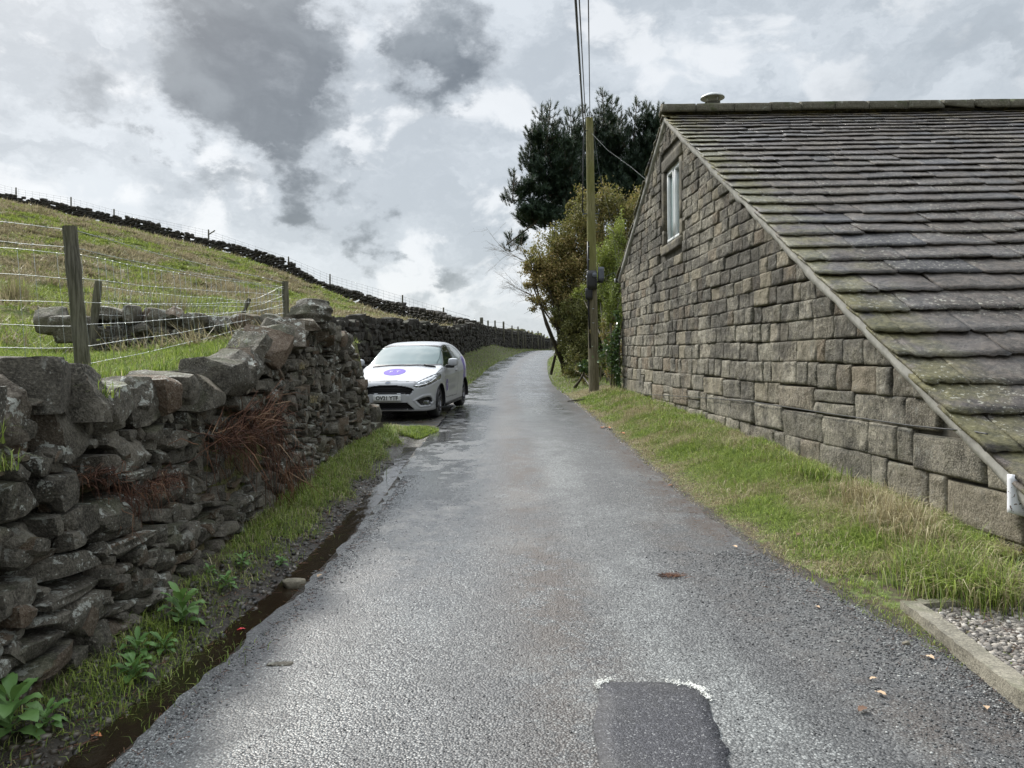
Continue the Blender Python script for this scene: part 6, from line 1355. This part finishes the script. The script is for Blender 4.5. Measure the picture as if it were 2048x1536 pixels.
def samp_grit(n):
    y = 2.6+rng.random(n)**1.3*3.2; x = xr(y)-np.abs(rng.normal(size=n))*.38; k = x > 1.05-.12*(y-2.6)+.3*fbm(y*2, 0*y, 3, 2); return x[k], y[k]
def rdz(x, y): return float(rz(x, y)-H(x, y)) if x < xr(y) else 0
gravel('loose_chippings', 9000, samp_grit, .004, .013, M_GRIT, rdz)
def samp_mud(n): y = 2.3+rng.random(n)**1.2*8; x = xl(y)-.12-rng.random(n)**.8*.62; k = x > -2.15; return x[k], y[k]
gravel('mud_clods', 5200, samp_mud, .006, .042, M_CLOD, -.006)
def samp_edge(n): y = rng.uniform(2.6, 9, n); x = xl(y)+np.abs(rng.normal(size=n))*.10; return x, y
gravel('edge_chippings', 2500, samp_edge, .004, .011, M_GRIT, rdz)
def samp_road(n): y = 2.5+rng.random(n)**1.5*6; x = rng.uniform(-1.1, 1.9, n); k = ~((x > .25) & (x < .85) & (y < 3.9)); return x[k], y[k]
gravel('scattered_chippings', 5200, samp_road, .0035, .009, M_GRIT, rdz)
# bigger single stones
for (u, v, s, lab) in ((588, 1178, (.15, .12, .08), 'rounded pale stone lying in the gutter puddle'), (1812, 1292, (.035, .03, .03), 'small white stone in the grass by the kerb'), (1330, 1590, (.03, .03, .02), None), (560, 1335, (.14, .06, .02), 'flat brown stone half under water in the gutter'), (200, 1275, (.02, .02, .02), None)):
    if not lab: continue
    x, y = at(u, v); V, F = rockV(s, 8, 5, .05, .5); tag(MB().add(V+(x, y, float(H(x, y))+s[2]*.35), F).build('loose_stone', M_BARN2 if v < 1300 else M_DRY, smooth=True), lab, 'stone')
# fallen leaves, petals and sticks
M_LF = simple('fallen_leaf_orange', (.42, .16, .06), .7, var=.3); M_LF2 = simple('fallen_leaf_tan', (.46, .32, .2), .7, var=.3); M_RED = simple('red_petal', (.55, .015, .02), .5); M_TN = simple('brown_leaf', (.13, .07, .04), .7, var=.3)
LV = [(492, 1266, .035, M_RED, 'bright red petal lying in the gutter'), (205, 1487, .05, M_LF, 'orange brown leaf on the mud at the lower left'), (1870, 1328, .045, M_LF2, 'pink tan leaf on the grass strip by the kerb'), (1750, 1400, .04, M_LF2, 'tan curled leaf on the gritty road edge'), (1755, 1372, .03, M_LF2, 'small pale leaf above the tan curled one on the gritty edge'),
      (1735, 1432, .05, M_TN, 'brown curled leaf lowest on the gritty road edge'), (1465, 1098, .035, M_LF2, 'pale thin leaf on the asphalt near the verge'), (1550, 982, .045, M_LF, 'orange leaf in the verge grass'), (1205, 858, .06, M_LF, 'reddish leaf at the verge edge, nearest the pole'), (1222, 860, .06, M_LF, 'reddish leaf just right of the one nearest the pole'), (1240, 870, .05, M_LF, 'reddish leaf at the verge edge, lowest of the three'),
      (1335, 975, .04, M_LF, 'orange leaf at the road edge halfway down the verge'), (1600, 1075, .045, M_TN, 'brown leaf where the verge meets the soil'), (645, 1155, .04, M_LF2, 'tan leaf floating on the puddle'), (1975, 1435, .035, M_LF2, 'pale pebble like leaf near the bottom right kerb'), (1640, 1225, .03, M_LF2, 'small pale leaf on the road left of the grass strip')]
for (u, v, s, mt, lab) in LV:
    x, y = at(u, v); m = MB(); z = float(H(x, y)); z = float(rz(x, y))+.014 if xl(y) < x < xr(y) else z+(.03 if x > 0 else .022)
    leaf_mesh(m, (x, y, z), rng.uniform(0, 6), s*(1+y/9), s*.6*(1+y/9), .25, .3); tag(m.build('fallen_leaf', mt, smooth=True), lab, 'leaf')
m = MB()
for _ in range(900):
    y = 3+rng.random()**1.2*9; x = float(xr(y))+rng.normal()*.16; z = float(rz(x, y))+.008 if x < xr(y) else float(H(x, y))+.012; a = rng.uniform(0, pi); l = rng.uniform(.01, .045); m.tube([(x, y, z), (x+l*math.cos(a), y+l*math.sin(a), z+.004)], .0012, 3, cap=False)
for _ in range(260):
    y = rng.uniform(3.2, 5.0); x = rng.uniform(2.6, 3.5); z = float(H(x, y))+.02; a = rng.uniform(0, pi); l = rng.uniform(.02, .09); m.tube([(x, y, z), (x+l*math.cos(a), y+l*math.sin(a), z+.006)], .0016, 3, cap=False)
for _ in range(1500):
    y = 2.6+rng.random()*6; x = rng.uniform(-2.0, -1.2); z = float(H(x, y))+.008; a = rng.uniform(0, pi); l = rng.uniform(.015, .07); m.tube([(x, y, z), (x+l*math.cos(a), y+l*math.sin(a), z+.004)], .0014, 3, cap=False)
m.build('needle_litter', M_BRK, kind='stuff')
x, y = at(1345, 1162); m = MB()
for _ in range(90):
    a = rng.uniform(0, pi); p = np.array([x, y, rz(x, y)+.01])+rng.normal(size=3)*(.045, .03, .001); l = .05; m.tube([p, p+(l*math.cos(a), l*math.sin(a), .004)], .0015, 3, cap=False)
tag(m.build('plant_debris', M_BRK), 'small heap of dead brown needles lying on the asphalt', 'debris')
m = MB(); x, y = at(1135, 806)
for k in range(3): m.tube([(x+.1*k, y+.1*k, H(x, y)+.04), (x+.5+.1*k, y+.12, H(x, y)+.09), (x+1.0, y+.2*k, H(x, y)+.06)], .014, 5)
tag(m.build('fallen_branch', M_BARK), 'dark fallen sticks across the verge edge before the pole', 'stick')
